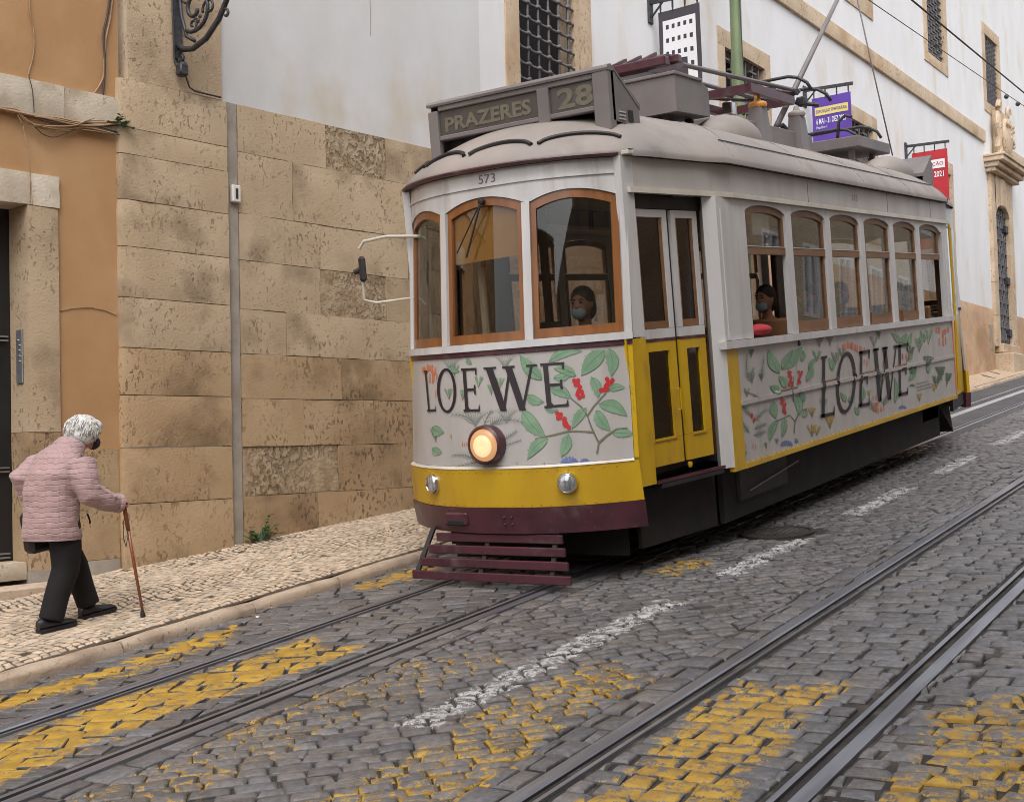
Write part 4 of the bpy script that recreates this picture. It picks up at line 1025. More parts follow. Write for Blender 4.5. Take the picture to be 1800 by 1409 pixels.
# scraps and grit on the pavement and in the gutter
rl = random.Random(77); m = MB()
for i in range(60):
    sx = rl.uniform(3.5, 14); y_ = rl.choice((rl.uniform(6.45, 8.0), rl.uniform(6.05, 6.27), wall_y(sx)-rl.uniform(.03, .12))); h_ = pave_h(sx, y_) if y_ > 6.4 else 0; r_ = rl.uniform(.006, .02)
    a = rl.uniform(0, 6.28); P4 = [un(sx+r_*math.cos(a+k*1.57)*rl.uniform(.6, 1.3), y_+r_*math.sin(a+k*1.57)*rl.uniform(.6, 1.3), h_+.004+rl.uniform(0, .006)) for k in range(4)]
    m.add(P4+[un(sx, y_, h_+.012)], [(0, 1, 4), (1, 2, 4), (2, 3, 4), (3, 0, 4)], 0 if rl.random() < .35 else 1)
tag(m.build('litter', [MAT['print_white'], MAT['mortar']], fix=False), kind='stuff')
# ------------------------------------------------------------------ the tram (x back from the nose, y left, z up from the rail)
tram = empty('tram', TRAM, 'yellow and white vintage tram with botanical advertising panels coming down the hill', 'tram')
LT = 9.95; YS = 1.16
def interp(xs, ys, x):
    if x <= xs[0]: return ys[0]
    for i in range(len(xs)-1):
        if x <= xs[i+1]: return ys[i]+(ys[i+1]-ys[i])*(x-xs[i])/(xs[i+1]-xs[i])
    return ys[-1]
def fx(z): return interp([.40, .58, .86, .88, 1.7, 2.78, 3.1], [.03, .00, -.02, .00, .07, .185, .20], z)
def fw(z): return interp([.40, .58, .86, .88, 1.7, 2.78, 3.1], [1.0, 1.005, .995, .985, .965, .945, .945], z)
def F(u, z, off=0):                                   # nose: u from -1 (kerb side) to 1 (near side)
    au = abs(u); wd = fw(z); x = fx(z)+.40*au**2.5; y = -u*wd
    dx = .40*2.5*au**1.5*(1 if u > 0 else -1); n = np.array([-wd, -dx]); n /= np.linalg.norm(n)
    return (x+n[0]*off, y+n[1]*off*(1 if True else 1), z)
def rear(S): return lambda u, z, off=0: (LT-S(u, z, off)[0], -S(u, z, off)[1], z)
def D(u, z, off=0):                                   # door plane on the near side, u = x
    y = -(.955+(u-.55)*.135); return (u-.13*off, y-off, z)
def T(u, z, off=0): return (u-.15*off, -(.958+(u-.58)*.153)-off, z)
def Sd(u, z, off=0): return (u, -YS-off, z)           # long side, u = x
def left(S): return lambda u, z, off=0: (S(u, z, off)[0], -S(u, z, off)[1], z)
def P(name, mb, matn, parent=tram, smooth=35, **k):
    return mb.build(name, [MAT[q] for q in matn] if isinstance(matn, (list, tuple)) else MAT[matn], parent, smooth=smooth, **k)
def u_at(y, z): return -y/fw(z)
# --- nose, lower part
for rr, Sx in ((0, F), (1, rear(F))):
    P('bumper', MB().slab(Sx, -1.0, 1.0, .40, .585, .07, 30, .012, 3), 'tram_maroon')
    P('skirt_panel', MB().slab(Sx, -1.0, 1.0, .588, .862, .04, 30, 0, 3), 'tram_yellow')
    P('dash_panel', MB().slab(Sx, -.985, .975, .882, 1.655, .03, 30, 0, 4), 'ad_vinyl')
    P('dash_edge', MB().slab(Sx, -.985, .975, .864, .880, .03, 30, .008), 'tram_cream')
    P('corner_panel', MB().slab(Sx, .977, 1.0, .882, 1.655, .03, 3, .004, 3), 'tram_yellow')
    P('belt_strip', MB().slab(Sx, -1.0, 1.0, 1.658, 1.692, .03, 30, .010), 'tram_maroon')
    P('belt_rail', MB().slab(Sx, -1.0, 1.0, 1.694, 1.745, .05, 30, .022), 'tram_white')
    # header above the windows, with arched undersides
    a_r, b_r = .375, .978
    def arch(u, Sx=Sx):
        au = abs(u)
        if au < .345: return 2.705+.070*(1-(au/.345)**2)
        if au < .405: return 2.70
        if au < .962: t = (au-.683)/.278; return 2.695+.065*(1-t*t) if abs(t) < 1 else 2.695
        return 2.69
    P('header_panel', MB().slab(Sx, -1.0, 1.0, arch, 2.955, .05, 48, 0), 'tram_white')
    P('header_bead', MB().slab(Sx, -.95, .95, 2.842, 2.858, .01, 40, .012), 'tram_white')
    P('drip_trim', MB().slab(Sx, -1.0, 1.0, 2.958, 2.985, .06, 40, .03), 'tram_maroon')
    P('gutter', MB().slab(Sx, -1.0, .985, 2.985, 3.005, .06, 40, .02), 'tram_dark')
    for u0, u1 in ((-1.0, -.962), (-.404, -.344), (.344, .404), (.962, 1.0)):
        P('window_post', MB().slab(Sx, u0, u1, 1.746, 2.70, .06, 4, .012), 'tram_white')
    for k, (u0, u1) in enumerate(((-.961, -.406), (-.343, .343), (.406, .961))):
        ew = .05; um = .038/fw(2.2)
        fr = P('window_frame', MB().slab(Sx, u0, u1, 1.747, 1.812, .035, 14, -.012), 'window_wood')
        P('frame_stile', MB().slab(Sx, u0, u0+um, 1.813, lambda u: arch(u)-.004, .035, 2, -.012), 'window_wood', fr)
        P('frame_stile', MB().slab(Sx, u1-um, u1, 1.813, lambda u: arch(u)-.004, .035, 2, -.012), 'window_wood', fr)
        P('frame_head', MB().slab(Sx, u0+um, u1-um, lambda u: arch(u)-.06-.02*abs((u-(u0+u1)/2)/(u1-u0)), lambda u: arch(u)-.004, .035, 14, -.012), 'window_wood', fr)
        P('window_pane', MB().slab(Sx, u0+um, u1-um, 1.81, lambda u: arch(u)-.06, .004, 14, -.03), 'window_glass', fr)
# ochre sun blind, wiper and handle behind / on the middle window
P('sun_blind', MB().slab(F, -.30, .30, lambda u: 2.33+.03*u, lambda u: 2.73, .006, 12, -.045), 'blind_ochre')
wp = P('wiper', MB().tube([F(.02, 2.74, .03), F(.0, 2.66, .04), F(-.13, 2.36, .02)], .008, 6).tube([F(.02, 2.74, .03), F(-.22, 2.40, .02)], .005, 6), 'rubber')
m = MB(); m.lathe([(.022, 0), (.022, .035), (.012, .04)], F(.02, 2.74, 0), (-1, 0, 0), 10); P('wiper_motor', m, 'tram_dark', wp)
m = MB()
put_text(m, '573', lambda a, b: F(.01+.15*a-.02, 2.868+.062*b, .003), 0, .0); P('fleet_number', m, 'ink_soft', fix=False)
# --- lights
hp = np.array(F(.02, 1.035, 0))
m = MB(); m.lathe([(.135, -.02), (.142, .03), (.138, .075), (.122, .088), (.118, .07)], hp, (-1, 0, .02), 32); hl = P('headlight', m, 'tram_maroon')
m = MB(); m.lathe([(.118, .06), (.11, .085), (.075, .098), (.001, .104)], hp, (-1, 0, .02), 28); P('headlight_lens', m, 'lamp_glow', hl, smooth=True)
m = MB(); m.lathe([(.078, .0985), (.05, .1045), (.016, .1085), (.014, .1065), (.001, .1065)], hp+np.array([0, -.004, -.004]), (-1, 0, .02), 24); P('headlight_bulb', m, 'lamp_core', hl, smooth=True)
for yy in (.55, -.585):
    p = np.array(F(u_at(yy, .75), .75, 0)); nrm = np.array(F(u_at(yy, .75), .75, 1))-p
    m = MB(); m.lathe([(.072, -.01), (.074, .02), (.066, .034), (.06, .028)], p, nrm, 22); fl = P('fog_light', m, 'chrome')
    m = MB(); m.lathe([(.062, .022), (.05, .036), (.001, .042)], p, nrm, 18); P('fog_lens', m, 'glass_lens', fl, smooth=True)
m = MB()
for (yy, z) in ((-.10, .52), (-.16, .52), (-.10, .47), (-.16, .47)): m.ell(F(u_at(yy, z), z, .014), (.012, .012, .010), 8, 5)
P('bumper_bolts', m, 'tram_maroon')
m = MB(); p = np.array(F(u_at(.32, .5), .5, .012)); m.box(p-np.array([.03, .10, .045]), p+np.array([.02, .10, .05]), .012); cp = P('coupler_socket', m, 'tram_maroon')
m = MB(); m.box(p-np.array([.035, .07, .04]), p+np.array([-.02, .07, -.005]), .004); P('socket_hole', m, 'rubber', cp)
# --- slatted lifeguard under the nose
gd = bpy.data.objects.new('lifeguard', None); COL.objects.link(gd); gd.parent = tram
gz = [.355, .275, .19, .105]
for k, z in enumerate(gz):
    x = .06-.05*k; w0 = .56+.045*k
    m = MB(); m.box((x-.015, -w0+.03, z-.026), (x+.01, w0-.01, z+.036), .005); P('slat', m, 'tram_maroon', gd)
for y in (-.45, .1, .62): m = MB(); m.bar((.12, y, .42), (-.07, y*1.1, .08), .035, .02, up=(1, 0, 0)); P('guard_strut', m, 'tram_dark', gd)
# --- near-side door and step
DX = [.665, 1.10, 1.155, 1.50]; DZ0, DZ1 = .765, 2.60
for Sx, Tx in ((D, T), (left(D), left(T))):
    # post between nose and door
    P('corner_post', MB().slab(Sx, .52, .655, 1.70, 2.955, .06, 3, .004), 'tram_white')
    P('corner_skirt', MB().slab(Sx, .42, .655, .66, 1.69, .05, 4, .006), 'tram_yellow')
    P('letterboard', MB().slab(Tx, .585, 1.898, 2.745, 2.955, .04, 6, .0), 'letterboard')
    P('cornice', MB().slab(Tx, .58, 1.898, 2.702, 2.742, .05, 6, .03), 'tram_cream')
    P('drip_trim', MB().slab(Tx, .60, 1.898, 2.958, 2.985, .05, 6, .02), 'tram_maroon')
    P('gutter', MB().slab(Tx, .60, 1.898, 2.986, 3.004, .05, 6, .024), 'tram_dark')
    P('door_head', MB().slab(Sx, .66, 1.55, 2.605, 2.70, .05, 4, -.04), 'tram_dark')
    for (a, b) in ((DX[0], DX[1]), (DX[2], DX[3])):
        of = -.045
        dl = P('door_leaf', MB().slab(Sx, a, b, DZ0, .955, .035, 2, of), 'tram_yellow')
        P('door_panel', MB().slab(Sx, a, a+.085, .957, 1.655, .035, 1, of), 'tram_yellow', dl); P('door_panel', MB().slab(Sx, b-.085, b, .957, 1.655, .035, 1, of), 'tram_yellow', dl)
        P('door_panel', MB().slab(Sx, a+.086, b-.086, 1.585, 1.655, .035, 1, of), 'tram_yellow', dl)
        P('door_rail', MB().slab(Sx, a, b, 1.657, 1.675, .04, 1, of+.004), 'tram_maroon', dl)
        P('door_rail', MB().slab(Sx, a, b, 1.677, 1.745, .035, 1, of), 'tram_white', dl)
        P('door_stile', MB().slab(Sx, a, a+.055, 1.747, DZ1, .035, 1, of), 'tram_white', dl); P('door_stile', MB().slab(Sx, b-.055, b, 1.747, DZ1, .035, 1, of), 'tram_white', dl)
        P('door_rail', MB().slab(Sx, a+.056, b-.056, 2.545, DZ1, .035, 1, of), 'tram_white', dl)
        P('door_sash', MB().slab(Sx, a+.056, a+.082, 1.747, 2.543, .02, 1, of-.01), 'window_wood_dull', dl); P('door_sash', MB().slab(Sx, b-.082, b-.056, 1.747, 2.543, .02, 1, of-.01), 'window_wood_dull', dl)
        P('door_sash', MB().slab(Sx, a+.083, b-.083, 1.747, 1.80, .02, 1, of-.01), 'window_wood_dull', dl)
        P('door_pane', MB().slab(Sx, a+.082, b-.082, 1.80, 2.545, .004, 1, of-.02), 'dusty_glass', dl)
        P('door_pane', MB().slab(Sx, a+.085, b-.085, .957, 1.585, .004, 1, of-.02), 'dusty_glass', dl)
        P('glass_bead', MB().slab(Sx, a+.08, b-.08, .945, .96, .02, 1, of+.008), 'tram_yellow', dl)
    P('door_gap', MB().slab(Sx, DX[1], DX[2], DZ0, DZ1, .02, 1, -.07), 'rubber')
    m = MB(); m.slab(Sx, .70, 1.52, .62, .65, .40, 3, .02); P('step_board', m, 'tram_dark')
    P('step_edge', MB().slab(Sx, .66, 1.55, .655, .675, .03, 3, .02), 'tram_maroon')
    P('step_riser_light_skirt', MB().slab(Sx, .60, 1.60, .20, .62, .03, 3, -.12), 'tram_under')  # riser carried far down to keep light out from under the tram
m = MB(); m.lathe([(.016, 0), (.02, .02), (.012, .04)], D(1.13, .755, -.02), (0, 0, -1), 10); P('door_stop', m, 'tram_yellow')
# handrail seen through the door glass
m = MB(); m.tube([(.95, -.86, 1.3), (1.02, -.84, 2.35)], .017, 8); P('grab_rail', m, 'chrome')
m = MB(); m.tube([(1.28, -.86, .9), (1.28, -.86, 2.5)], .015, 8); P('grab_rail', m, 'chrome')
# --- long sides
WN = [(2.15+.985*k, 2.99+.985*k) for k in range(6)]
for Sx, near in ((Sd, True), (left(Sd), False)):
    # jamb that steps the body out behind the door
    sg = -1 if near else 1
    m = MB(); m.add([(1.515, sg*1.085, .65), (1.60, sg*YS, .65), (1.60, sg*YS, 2.70), (1.515, sg*1.085, 2.70), (1.60, sg*1.02, .65), (1.60, sg*1.02, 2.70)], [(0, 1, 2, 3), (0, 4, 1), (3, 2, 5), (0, 3, 5, 4)]); P('door_jamb', m, 'tram_white')
    P('corner_post', MB().slab(Sx, 1.601, 2.148, 1.61, 2.70, .05, 2, 0), 'tram_white')
    P('pillar_bead', MB().slab(Sx, 1.66, 1.69, 1.62, 2.62, .01, 1, .008), 'tram_white')
    P('corner_panel', MB().slab(Sx, 1.601, 1.80, .615, 1.545, .05, 2, .004), 'tram_yellow')
    P('side_panel', MB().slab(Sx, 1.802, 8.22, .655, 1.545, .04, 2, 0, 2), 'ad_vinyl')
    P('panel_rib', MB().slab(Sx, 1.80, 8.22, 1.105, 1.14, .01, 2, .014), 'ad_vinyl')
    P('panel_joint', MB().slab(Sx, 5.95, 5.962, .66, 1.54, .004, 1, .0025), 'letterboard')
    P('side_edge', MB().slab(Sx, 1.80, 8.24, .615, .653, .04, 2, .012), 'tram_yellow')
    P('end_strip', MB().slab(Sx, 8.222, 8.25, .655, 1.545, .03, 1, .006), 'flower_orange')
    P('belt_rail', MB().slab(Sx, 1.55, 8.30, 1.548, 1.606, .06, 2, .028), 'tram_white')
    P('end_post', MB().slab(Sx, 8.03, 8.28, 1.608, 2.70, .05, 1, 0), 'tram_white'); P('pillar_bead', MB().slab(Sx, 8.15, 8.17, 1.62, 2.65, .01, 1, .006), 'tram_white')
    def arc(u):
        for a, b in WN:
            if a-.001 <= u <= b+.001: t = (u-(a+b)/2)/((b-a)/2); return 2.60+.072*math.sqrt(max(0, 1-.93*t*t))
        return 2.60
    P('window_header', MB().slab(Sx, 2.149, 8.03, arc, 2.70, .05, 140, 0), 'tram_white')
    P('cornice', MB().slab(Sx, 1.9, 8.32, 2.702, 2.74, .05, 2, .03), 'tram_cream')
    P('letterboard', MB().slab(Sx, 1.9, 8.30, 2.742, 2.955, .04, 2, 0), 'letterboard')
    P('drip_trim', MB().slab(Sx, 1.9, 8.35, 2.958, 2.985, .06, 2, .02), 'tram_maroon')
    P('gutter', MB().slab(Sx, 1.9, 8.35, 2.986, 3.004, .06, 2, .024), 'tram_dark')
    for k in range(5):
        P('window_post', MB().slab(Sx, WN[k][1]+.004, WN[k+1][0]-.004, 1.608, 2.61, .05, 1, .006), 'tram_white')
    for k, (a, b) in enumerate(WN):
        wf = P('side_window', MB().slab(Sx, a, b, 2.275, 2.335, .03, 1, -.010), 'window_wood_dull')
        P('window_bead', MB().slab(Sx, a, b, 2.336, 2.342, .01, 1, -.006), 'tram_cream', wf)
        P('window_stile', MB().slab(Sx, a, a+.035, 2.343, lambda u: arc(u)-.004, .03, 1, -.016), 'window_wood_dull', wf); P('window_stile', MB().slab(Sx, b-.035, b, 2.343, lambda u: arc(u)-.004, .03, 1, -.016), 'window_wood_dull', wf)
        P('window_head', MB().slab(Sx, a+.036, b-.036, lambda u: arc(u)-.055, lambda u: arc(u)-.004, .03, 12, -.016), 'window_wood_dull', wf)
        P('window_pane', MB().slab(Sx, a+.03, b-.03, 2.336, lambda u: arc(u)-.05, .004, 12, -.03), 'side_glass', wf)
        if near and k in (0, 5): continue
        P('window_rail', MB().slab(Sx, a, b, 1.61, 1.71, .03, 1, -.020), 'window_wood_dull', wf)
        P('window_stile', MB().slab(Sx, a, a+.03, 1.712, 2.273, .03, 1, -.022), 'window_wood_dull', wf); P('window_stile', MB().slab(Sx, b-.03, b, 1.712, 2.273, .03, 1, -.022), 'window_wood_dull', wf)
        P('window_pane', MB().slab(Sx, a+.028, b-.028, 1.70, 2.28, .004, 1, -.036), 'side_glass', wf)
m = MB(); put_text(m, '573', lambda a, b: Sd(4.80+.17*a, 2.82+.055*b, .003)); P('fleet_number', m, 'ink_soft', fix=False)
m = MB(); m.box((2.42, -YS+.055, 2.44), (2.78, -YS+.06, 2.60)); P('window_notice', m, 'cloth_white')
# rear platform, near side and far side
for Sx in ((lambda u, z, off=0: (LT-D(u, z, off)[0], D(u, z, off)[1], z)), (lambda u, z, off=0: (LT-D(u, z, off)[0], -D(u, z, off)[1], z))):
    P('platform_panel', MB().slab(Sx, .47, 1.62, .615, 1.60, .04, 4, 0), 'tram_yellow'); P('platform_post', MB().slab(Sx, 1.35, 1.62, 1.602, 2.70, .05, 2, 0), 'tram_white')
    P('platform_post', MB().slab(Sx, .47, .70, 1.602, 2.70, .05, 2, 0), 'tram_white'); P('platform_rail', MB().slab(Sx, .70, 1.35, 1.602, 1.68, .04, 2, 0), 'tram_white')
    P('platform_head', MB().slab(Sx, .47, 1.65, 2.70, 2.985, .04, 4, 0), 'letterboard'); P('platform_pane', MB().slab(Sx, .70, 1.35, 1.68, 2.70, .004, 2, -.02), 'dusty_glass')
    P('platform_skirt', MB().slab(Sx, .47, 1.62, .45, .612, .04, 4, -.01), 'tram_dark')
m = MB(); m.tube([(LT-1.5, -1.14, .7), (LT-1.5, -1.15, 1.7), (LT-1.55, -1.16, 2.7)], .016, 8); P('rear_grab_rail', m, 'tram_yellow')
# --- roof: rings drawn in from the eaves to the ridge
def outline(n=44):
    pts = []
    for i in range(n+1): u = -1+2*i/n; p = F(u, 3.0, .045); pts.append((p[0], p[1]))
    side = [(x, -(.955+(x-.55)*.135)-.05) for x in (.8, 1.15, 1.5)]+[(x, -YS-.05) for x in np.linspace(1.75, LT-1.75, 14)]+[(LT-x, -(.955+(x-.55)*.135)-.05) for x in (1.5, 1.15, .8)]
    pts += side; 
    for i in range(n+1): u = 1-2*i/n; p = F(u, 3.0, .045); pts.append((LT-p[0], p[1]))
    pts += [(LT-x, -y) for x, y in side]; return pts
OUT = outline()
def roofpt(x, y, k, lift=0):
    xm = LT/2; return (xm+(x-xm)*(1-k*1.85/xm), y*(1-k), 2.985+.52*(1-(1-k)**2.2)**.75+lift)
rings = [[(x, y, 2.955) for x, y in OUT]]+[[roofpt(x, y, k) for x, y in OUT] for k in (0, .006, .03, .07, .12, .18, .26, .36, .48, .62, .78, .95, .995)]
m = MB(); m.loft(rings, cap=False); m.add([roofpt(x, y, .995) for x, y in OUT], [tuple(range(len(OUT)))]); 
m.add([(x*.995+.02, y*.97, 2.96) for x, y in OUT], [tuple(range(len(OUT)))]); roof = P('roof', m, 'roof_grey', smooth=50)
def on_roof(u, k, lift=0):   # along the nose eaves
    p = F(u, 3.0, .045); return roofpt(p[0], p[1], k, lift)
for (u0, u1) in ((-.97, -.70), (-.66, -.18), (-.13, .42), (.47, .985)):
    m = MB(); n = 14; pts = []
    for i in range(n+1):
        t = i/n; e = 1-(2*t-1)**2; pts.append(on_roof(u0+(u1-u0)*t, .055+.045*e**.7, .010))
    m.tube(pts, .016, 6); P('roof_gap_strip', m, 'tram_dark', roof)  # dark tubes drawn in place of the shaded gaps under the drip rails
m = MB(); pts = [roofpt(x, -YS-.05, .11, .009) for x in np.linspace(1.8, LT-1.8, 20)]; m.tube(pts, .005, 5); P('roof_seam', m, 'tram_dark', roof)
m = MB(); pts = [F(u, 2.972, .052) for u in np.linspace(-.98, .96, 40)]; m.tube(pts, .012, 8); P('eaves_tube', m, 'tram_maroon')
m = MB(); m.box(np.array(F(.985, 2.972, .05))-np.array([.01, .05, .014]), np.array(F(.985, 2.972, .05))+np.array([.07, .012, .014]), .005); P('tube_end', m, 'tram_cream')
# --- floor, ceiling, interior
m = MB(); m.box((.45, -.88, .70), (1.6, .88, .76)); m.box((1.6, -1.06, .70), (LT-1.6, 1.06, .76)); m.box((LT-1.6, -.88, .70), (LT-.45, .88, .76)); P('floor', m, 'tram_dark')
m = MB(); m.box((1.64, -1.08, .76), (8.2, -1.03, 1.58)); m.box((1.64, 1.03, .76), (8.2, 1.08, 1.58)); P('inner_lining', m, 'inner_wood')
m = MB(); m.box((.9, -.80, 2.90), (LT-.9, .80, 2.93)); m.box((1.6, -1.1, 2.72), (8.3, -.8, 2.75)); m.box((1.6, .8, 2.72), (8.3, 1.1, 2.75)); P('ceiling', m, 'inner_cream')
for x in (1.62, 8.24):
    for a, b in ((-1.06, -.38), (.38, 1.06)): m = MB(); m.box((x, a, .76), (x+.04, b, 1.6)); m.box((x, a, 2.55), (x+.04, b, 2.9)); m.box((x, a, 1.6), (x+.04, a+.06, 2.55)); m.box((x, b-.06, 1.6), (x+.04, b, 2.55)); P('bulkhead', m, 'inner_wood')
for k in range(5):
    for sg in (-1, 1):
        m = MB(); x = 2.6+1.08*k; m.box((x, sg*.95-.22, 1.10), (x+.42, sg*.95+.09 if sg < 0 else sg*.95+.09, 1.17), .02); m.box((x+.40, sg*.93-.23, 1.1), (x+.45, sg*.93+.13, 1.75), .03); m.box((x+.1, sg*.9-.04, .76), (x+.3, sg*.9+.04, 1.1)); P('bench', m, 'inner_wood')
m = MB(); m.box((.36, -.42, .76), (.62, .42, 1.62), .04); m.lathe([(.16, 0), (.16, .22), (.1, .26)], (.5, -.25, 1.6), (0, 0, 1), 16); P('controller', m, 'tram_dark')
for (y, x) in ((.21, .42),): m = MB(); m.tube([(x, y, .8), (x, y, 2.3)], .03, 10); P('cab_post', m, 'inner_cream')
# --- running gear
m = MB(); m.box((.75, -.80, .42), (LT-.75, .80, .70)); m.box((2.0, .70, .06), (7.9, .78, .42)); m.box((1.6, -.5, .10), (2.0, .5, .42)); m.box((7.6, -.6, .08), (7.7, .6, .42)); m.box((.62, -.05, .10), (1.7, .80, .42)); m.box((1.7, -1.0, .20), (8.0, -.96, .61)); m.box((1.7, .96, .20), (8.2, 1.0, .61)); m.box((.55, -.75, .16), (.60, .75, .42)); P('underframe_light_skirts', m, 'tram_under')  # underframe plus boards and boxes added to block light under the tram
m = MB(); m.box((2.4, -.62, .16), (7.5, -.54, .40), .02); m.box((2.4, .54, .16), (7.5, .62, .40), .02)
for x in (3.4, 6.5): m.box((x-.14, -.70, .2), (x+.14, -.60, .48), .03); m.box((x-.14, .60, .2), (x+.14, .70, .48), .03); m.box((x-.5, -.5, .12), (x+.5, .5, .5), .06)
P('truck_frame', m, 'tram_under')
for x in (3.4, 6.5):
    for y in (-.46, .46):
        s_ = 1 if y > 0 else -1; m = MB(); m.lathe([(.39, -.06), (.375, -.045), (.34, .0), (.335, .05), (.24, .055), (.2, .03), (.08, .03), (.07, .09)], (x, y, .34), (0, s_, 0), 28); P('wheel', m, 'wheel_steel')
m = MB(); m.box((1.95, -1.03, .32), (3.0, -.88, .60), .02); P('battery_box', m, 'tram_dark')
m = MB(); m.bar((2.1, -1.05, .40), (3.2, -1.05, .50), .010, .010); P('brake_rod', m, 'steel_plate')
m = MB(); m.bar((7.2, -.95, .50), (7.9, -.95, .52), .015); m.bar((7.9, -.95, .52), (8.4, -.95, .68), .015); P('rear_brake_rod', m, 'steel_plate')
m = MB(); m.box((7.3, -1.0, .40), (8.0, -.9, .60), .02); P('sand_box', m, 'tram_dark')
for sgn in (1,):
    m = MB(); m.add([(8.3, -.9, .58), (8.3, .9, .58), (9.2, .85, .12), (9.2, -.85, .12), (8.9, -.88, .60), (8.9, .88, .60)], [(0, 1, 2, 3), (0, 3, 4), (1, 5, 2), (3, 2, 5, 4), (0, 4, 5, 1)]); P('rear_lifeguard', m, 'tram_under')
m = MB(); m.box((7.25, -.72, .12), (7.4, -.66, .46)); P('brake_shoe', m, 'tram_under')
# --- mirror on the kerb side of the nose
m = MB(); m.tube([(.5, .80, 2.60), (.45, 1.1, 2.63), (.42, 1.30, 2.615), (.40, 1.34, 2.56)], .013, 8); m.tube([(.40, 1.33, 2.50), (.40, 1.33, 2.16), (.45, 1.25, 2.13), (.5, .84, 2.14)], .010, 8); mr = P('mirror_bracket', m, 'tram_cream')
m = MB(); m.box((.37, 1.285, 2.30), (.42, 1.35, 2.50), .02); m.tube([(.38, 1.39, 2.38), (.40, 1.34, 2.40)], .022, 8); P('mirror', m, 'tram_dark', mr)

# seams, rivets and bolts
for Sx in (Sd, left(Sd)):
    for x in (3.6, 5.95, 7.6): P('board_seam', MB().slab(Sx, x, x+.006, 2.75, 2.95, .004, 1, .0015), 'tram_dark')
    m = MB()
    for k in range(58): m.ell(Sx(1.90+.11*k, .667, .002), (.006, .004, .006), 6, 4)
    P('rivets', m, 'tram_yellow')
m = MB()
for k in range(27): u = -.94+.07*k; m.ell(F(u, .842, .003), (.005, .005, .005), 6, 4); m.ell(F(u, .606, .003), (.005, .005, .005), 6, 4)
P('rivets', m, 'tram_yellow')
for x in (1.9, 3.5, 5.1, 6.7, 8.2):
    m = MB(); m.tube([roofpt(x+(LT/2-x)*0, -YS-.05, k, .003) for k in (.01, .05, .1, .18, .3, .45, .6)], .004, 5); P('canvas_seam', m, 'roof_grey', roof)
m = MB(); m.tube([D(1.06, 1.30, -.035), D(1.06, 1.30, -.01), D(1.06, 1.15, -.01), D(1.06, 1.15, -.035)], .006, 6); P('door_handle', m, 'tram_yellow')
# ------------------------------------------------------------------ roof equipment of the tram
def destbox(sgn):
    X = (lambda p: p) if sgn > 0 else (lambda p: (LT-p[0], -p[1], p[2]))
    db = bpy.data.objects.new('destination_box', None); COL.objects.link(db); db.parent = tram
    W0, W1, x0 = .80, -.80, .72
    def bx(lo, hi, name, matn, c=.006):
        m = MB(); a, b = X(lo), X(hi); m.box(np.minimum(a, b), np.maximum(a, b), c); return P(name, m, matn, db)
    bx((x0, W1, 3.40), (x0+.06, W0, 3.44), 'frame_rail', 'box_grey') if False else None
    bx((x0, W1, 3.18), (x0+.09, W1+.13, 3.60), 'frame_post', 'box_grey'); bx((x0, W0-.09, 3.05), (x0+.06, W0, 3.56), 'frame_post', 'box_grey'); bx((x0, -.30, 3.18), (x0+.05, -.20, 3.56), 'frame_post', 'box_grey')
    bx((x0+.01, W1+.13, 3.555), (x0+.08, W0-.09, 3.60), 'frame_rail', 'box_grey'); bx((x0+.01, W1+.13, 3.33), (x0+.08, W0-.09, 3.365), 'frame_rail', 'box_grey')
    bx((x0+.03, -.20, 3.367), (x0+.04, W0-.09, 3.553), 'roller_blind', 'roll_blind', 0); bx((x0+.03, W1+.13, 3.367), (x0+.04, -.30, 3.553), 'roller_blind', 'roll_blind', 0)
    # sloping hood, rounded along its front edge
    prof = [(x0-.004, 3.595), (x0-.008, 3.612), (x0+.01, 3.634), (x0+.05, 3.645), (x0+.46, 3.40), (x0+.46, 3.36), (x0+.10, 3.60)]
    m = MB(); m.loft([[X((a, y, b)) for a, b in prof] for y in (W1-.004, W0+.004)]); P('hood', m, 'box_grey', db, smooth=50)
    for y in (W1, W0-.012): m = MB(); m.loft([[X((a, yy, b)) for a, b in ((x0+.05, 3.25), (x0+.05, 3.60), (x0+.12, 3.61), (x0+.45, 3.38), (x0+.45, 3.22))] for yy in (y, y+.012)]); P('side_cheek', m, 'box_grey', db)
    m = MB()
    for k in range(3): a = X((x0+.13, W1-.008, 3.26+.025*k)); b = X((x0+.22, W1+.004, 3.27+.025*k)); m.box(np.minimum(a, b), np.maximum(a, b))
    P('vent_slot', m, 'letterboard', db)
    m = MB(); a = X((x0+.27, W1-.006, 3.26)); b = X((x0+.34, W1+.004, 3.34)); m.box(np.minimum(a, b), np.maximum(a, b)); P('vent_hole', m, 'rubber', db)
    if sgn > 0:
        m = MB(); put_text(m, 'PRAZERES', quadfn((x0+.026, .66, 3.39), (x0+.026, -.13, 3.40), (x0+.026, .66, 3.50), (x0+.026, -.13, 3.515)), 0, .035); P('destination_lettering', m, 'gold_letter', db, fix=False)
        m = MB(); put_text(m, '28', quadfn((x0+.026, -.36, 3.385), (x0+.026, -.66, 3.385), (x0+.026, -.36, 3.535), (x0+.026, -.66, 3.535)), 0, .03); P('route_number', m, 'gold_letter', db, fix=False)
destbox(1); destbox(-1)

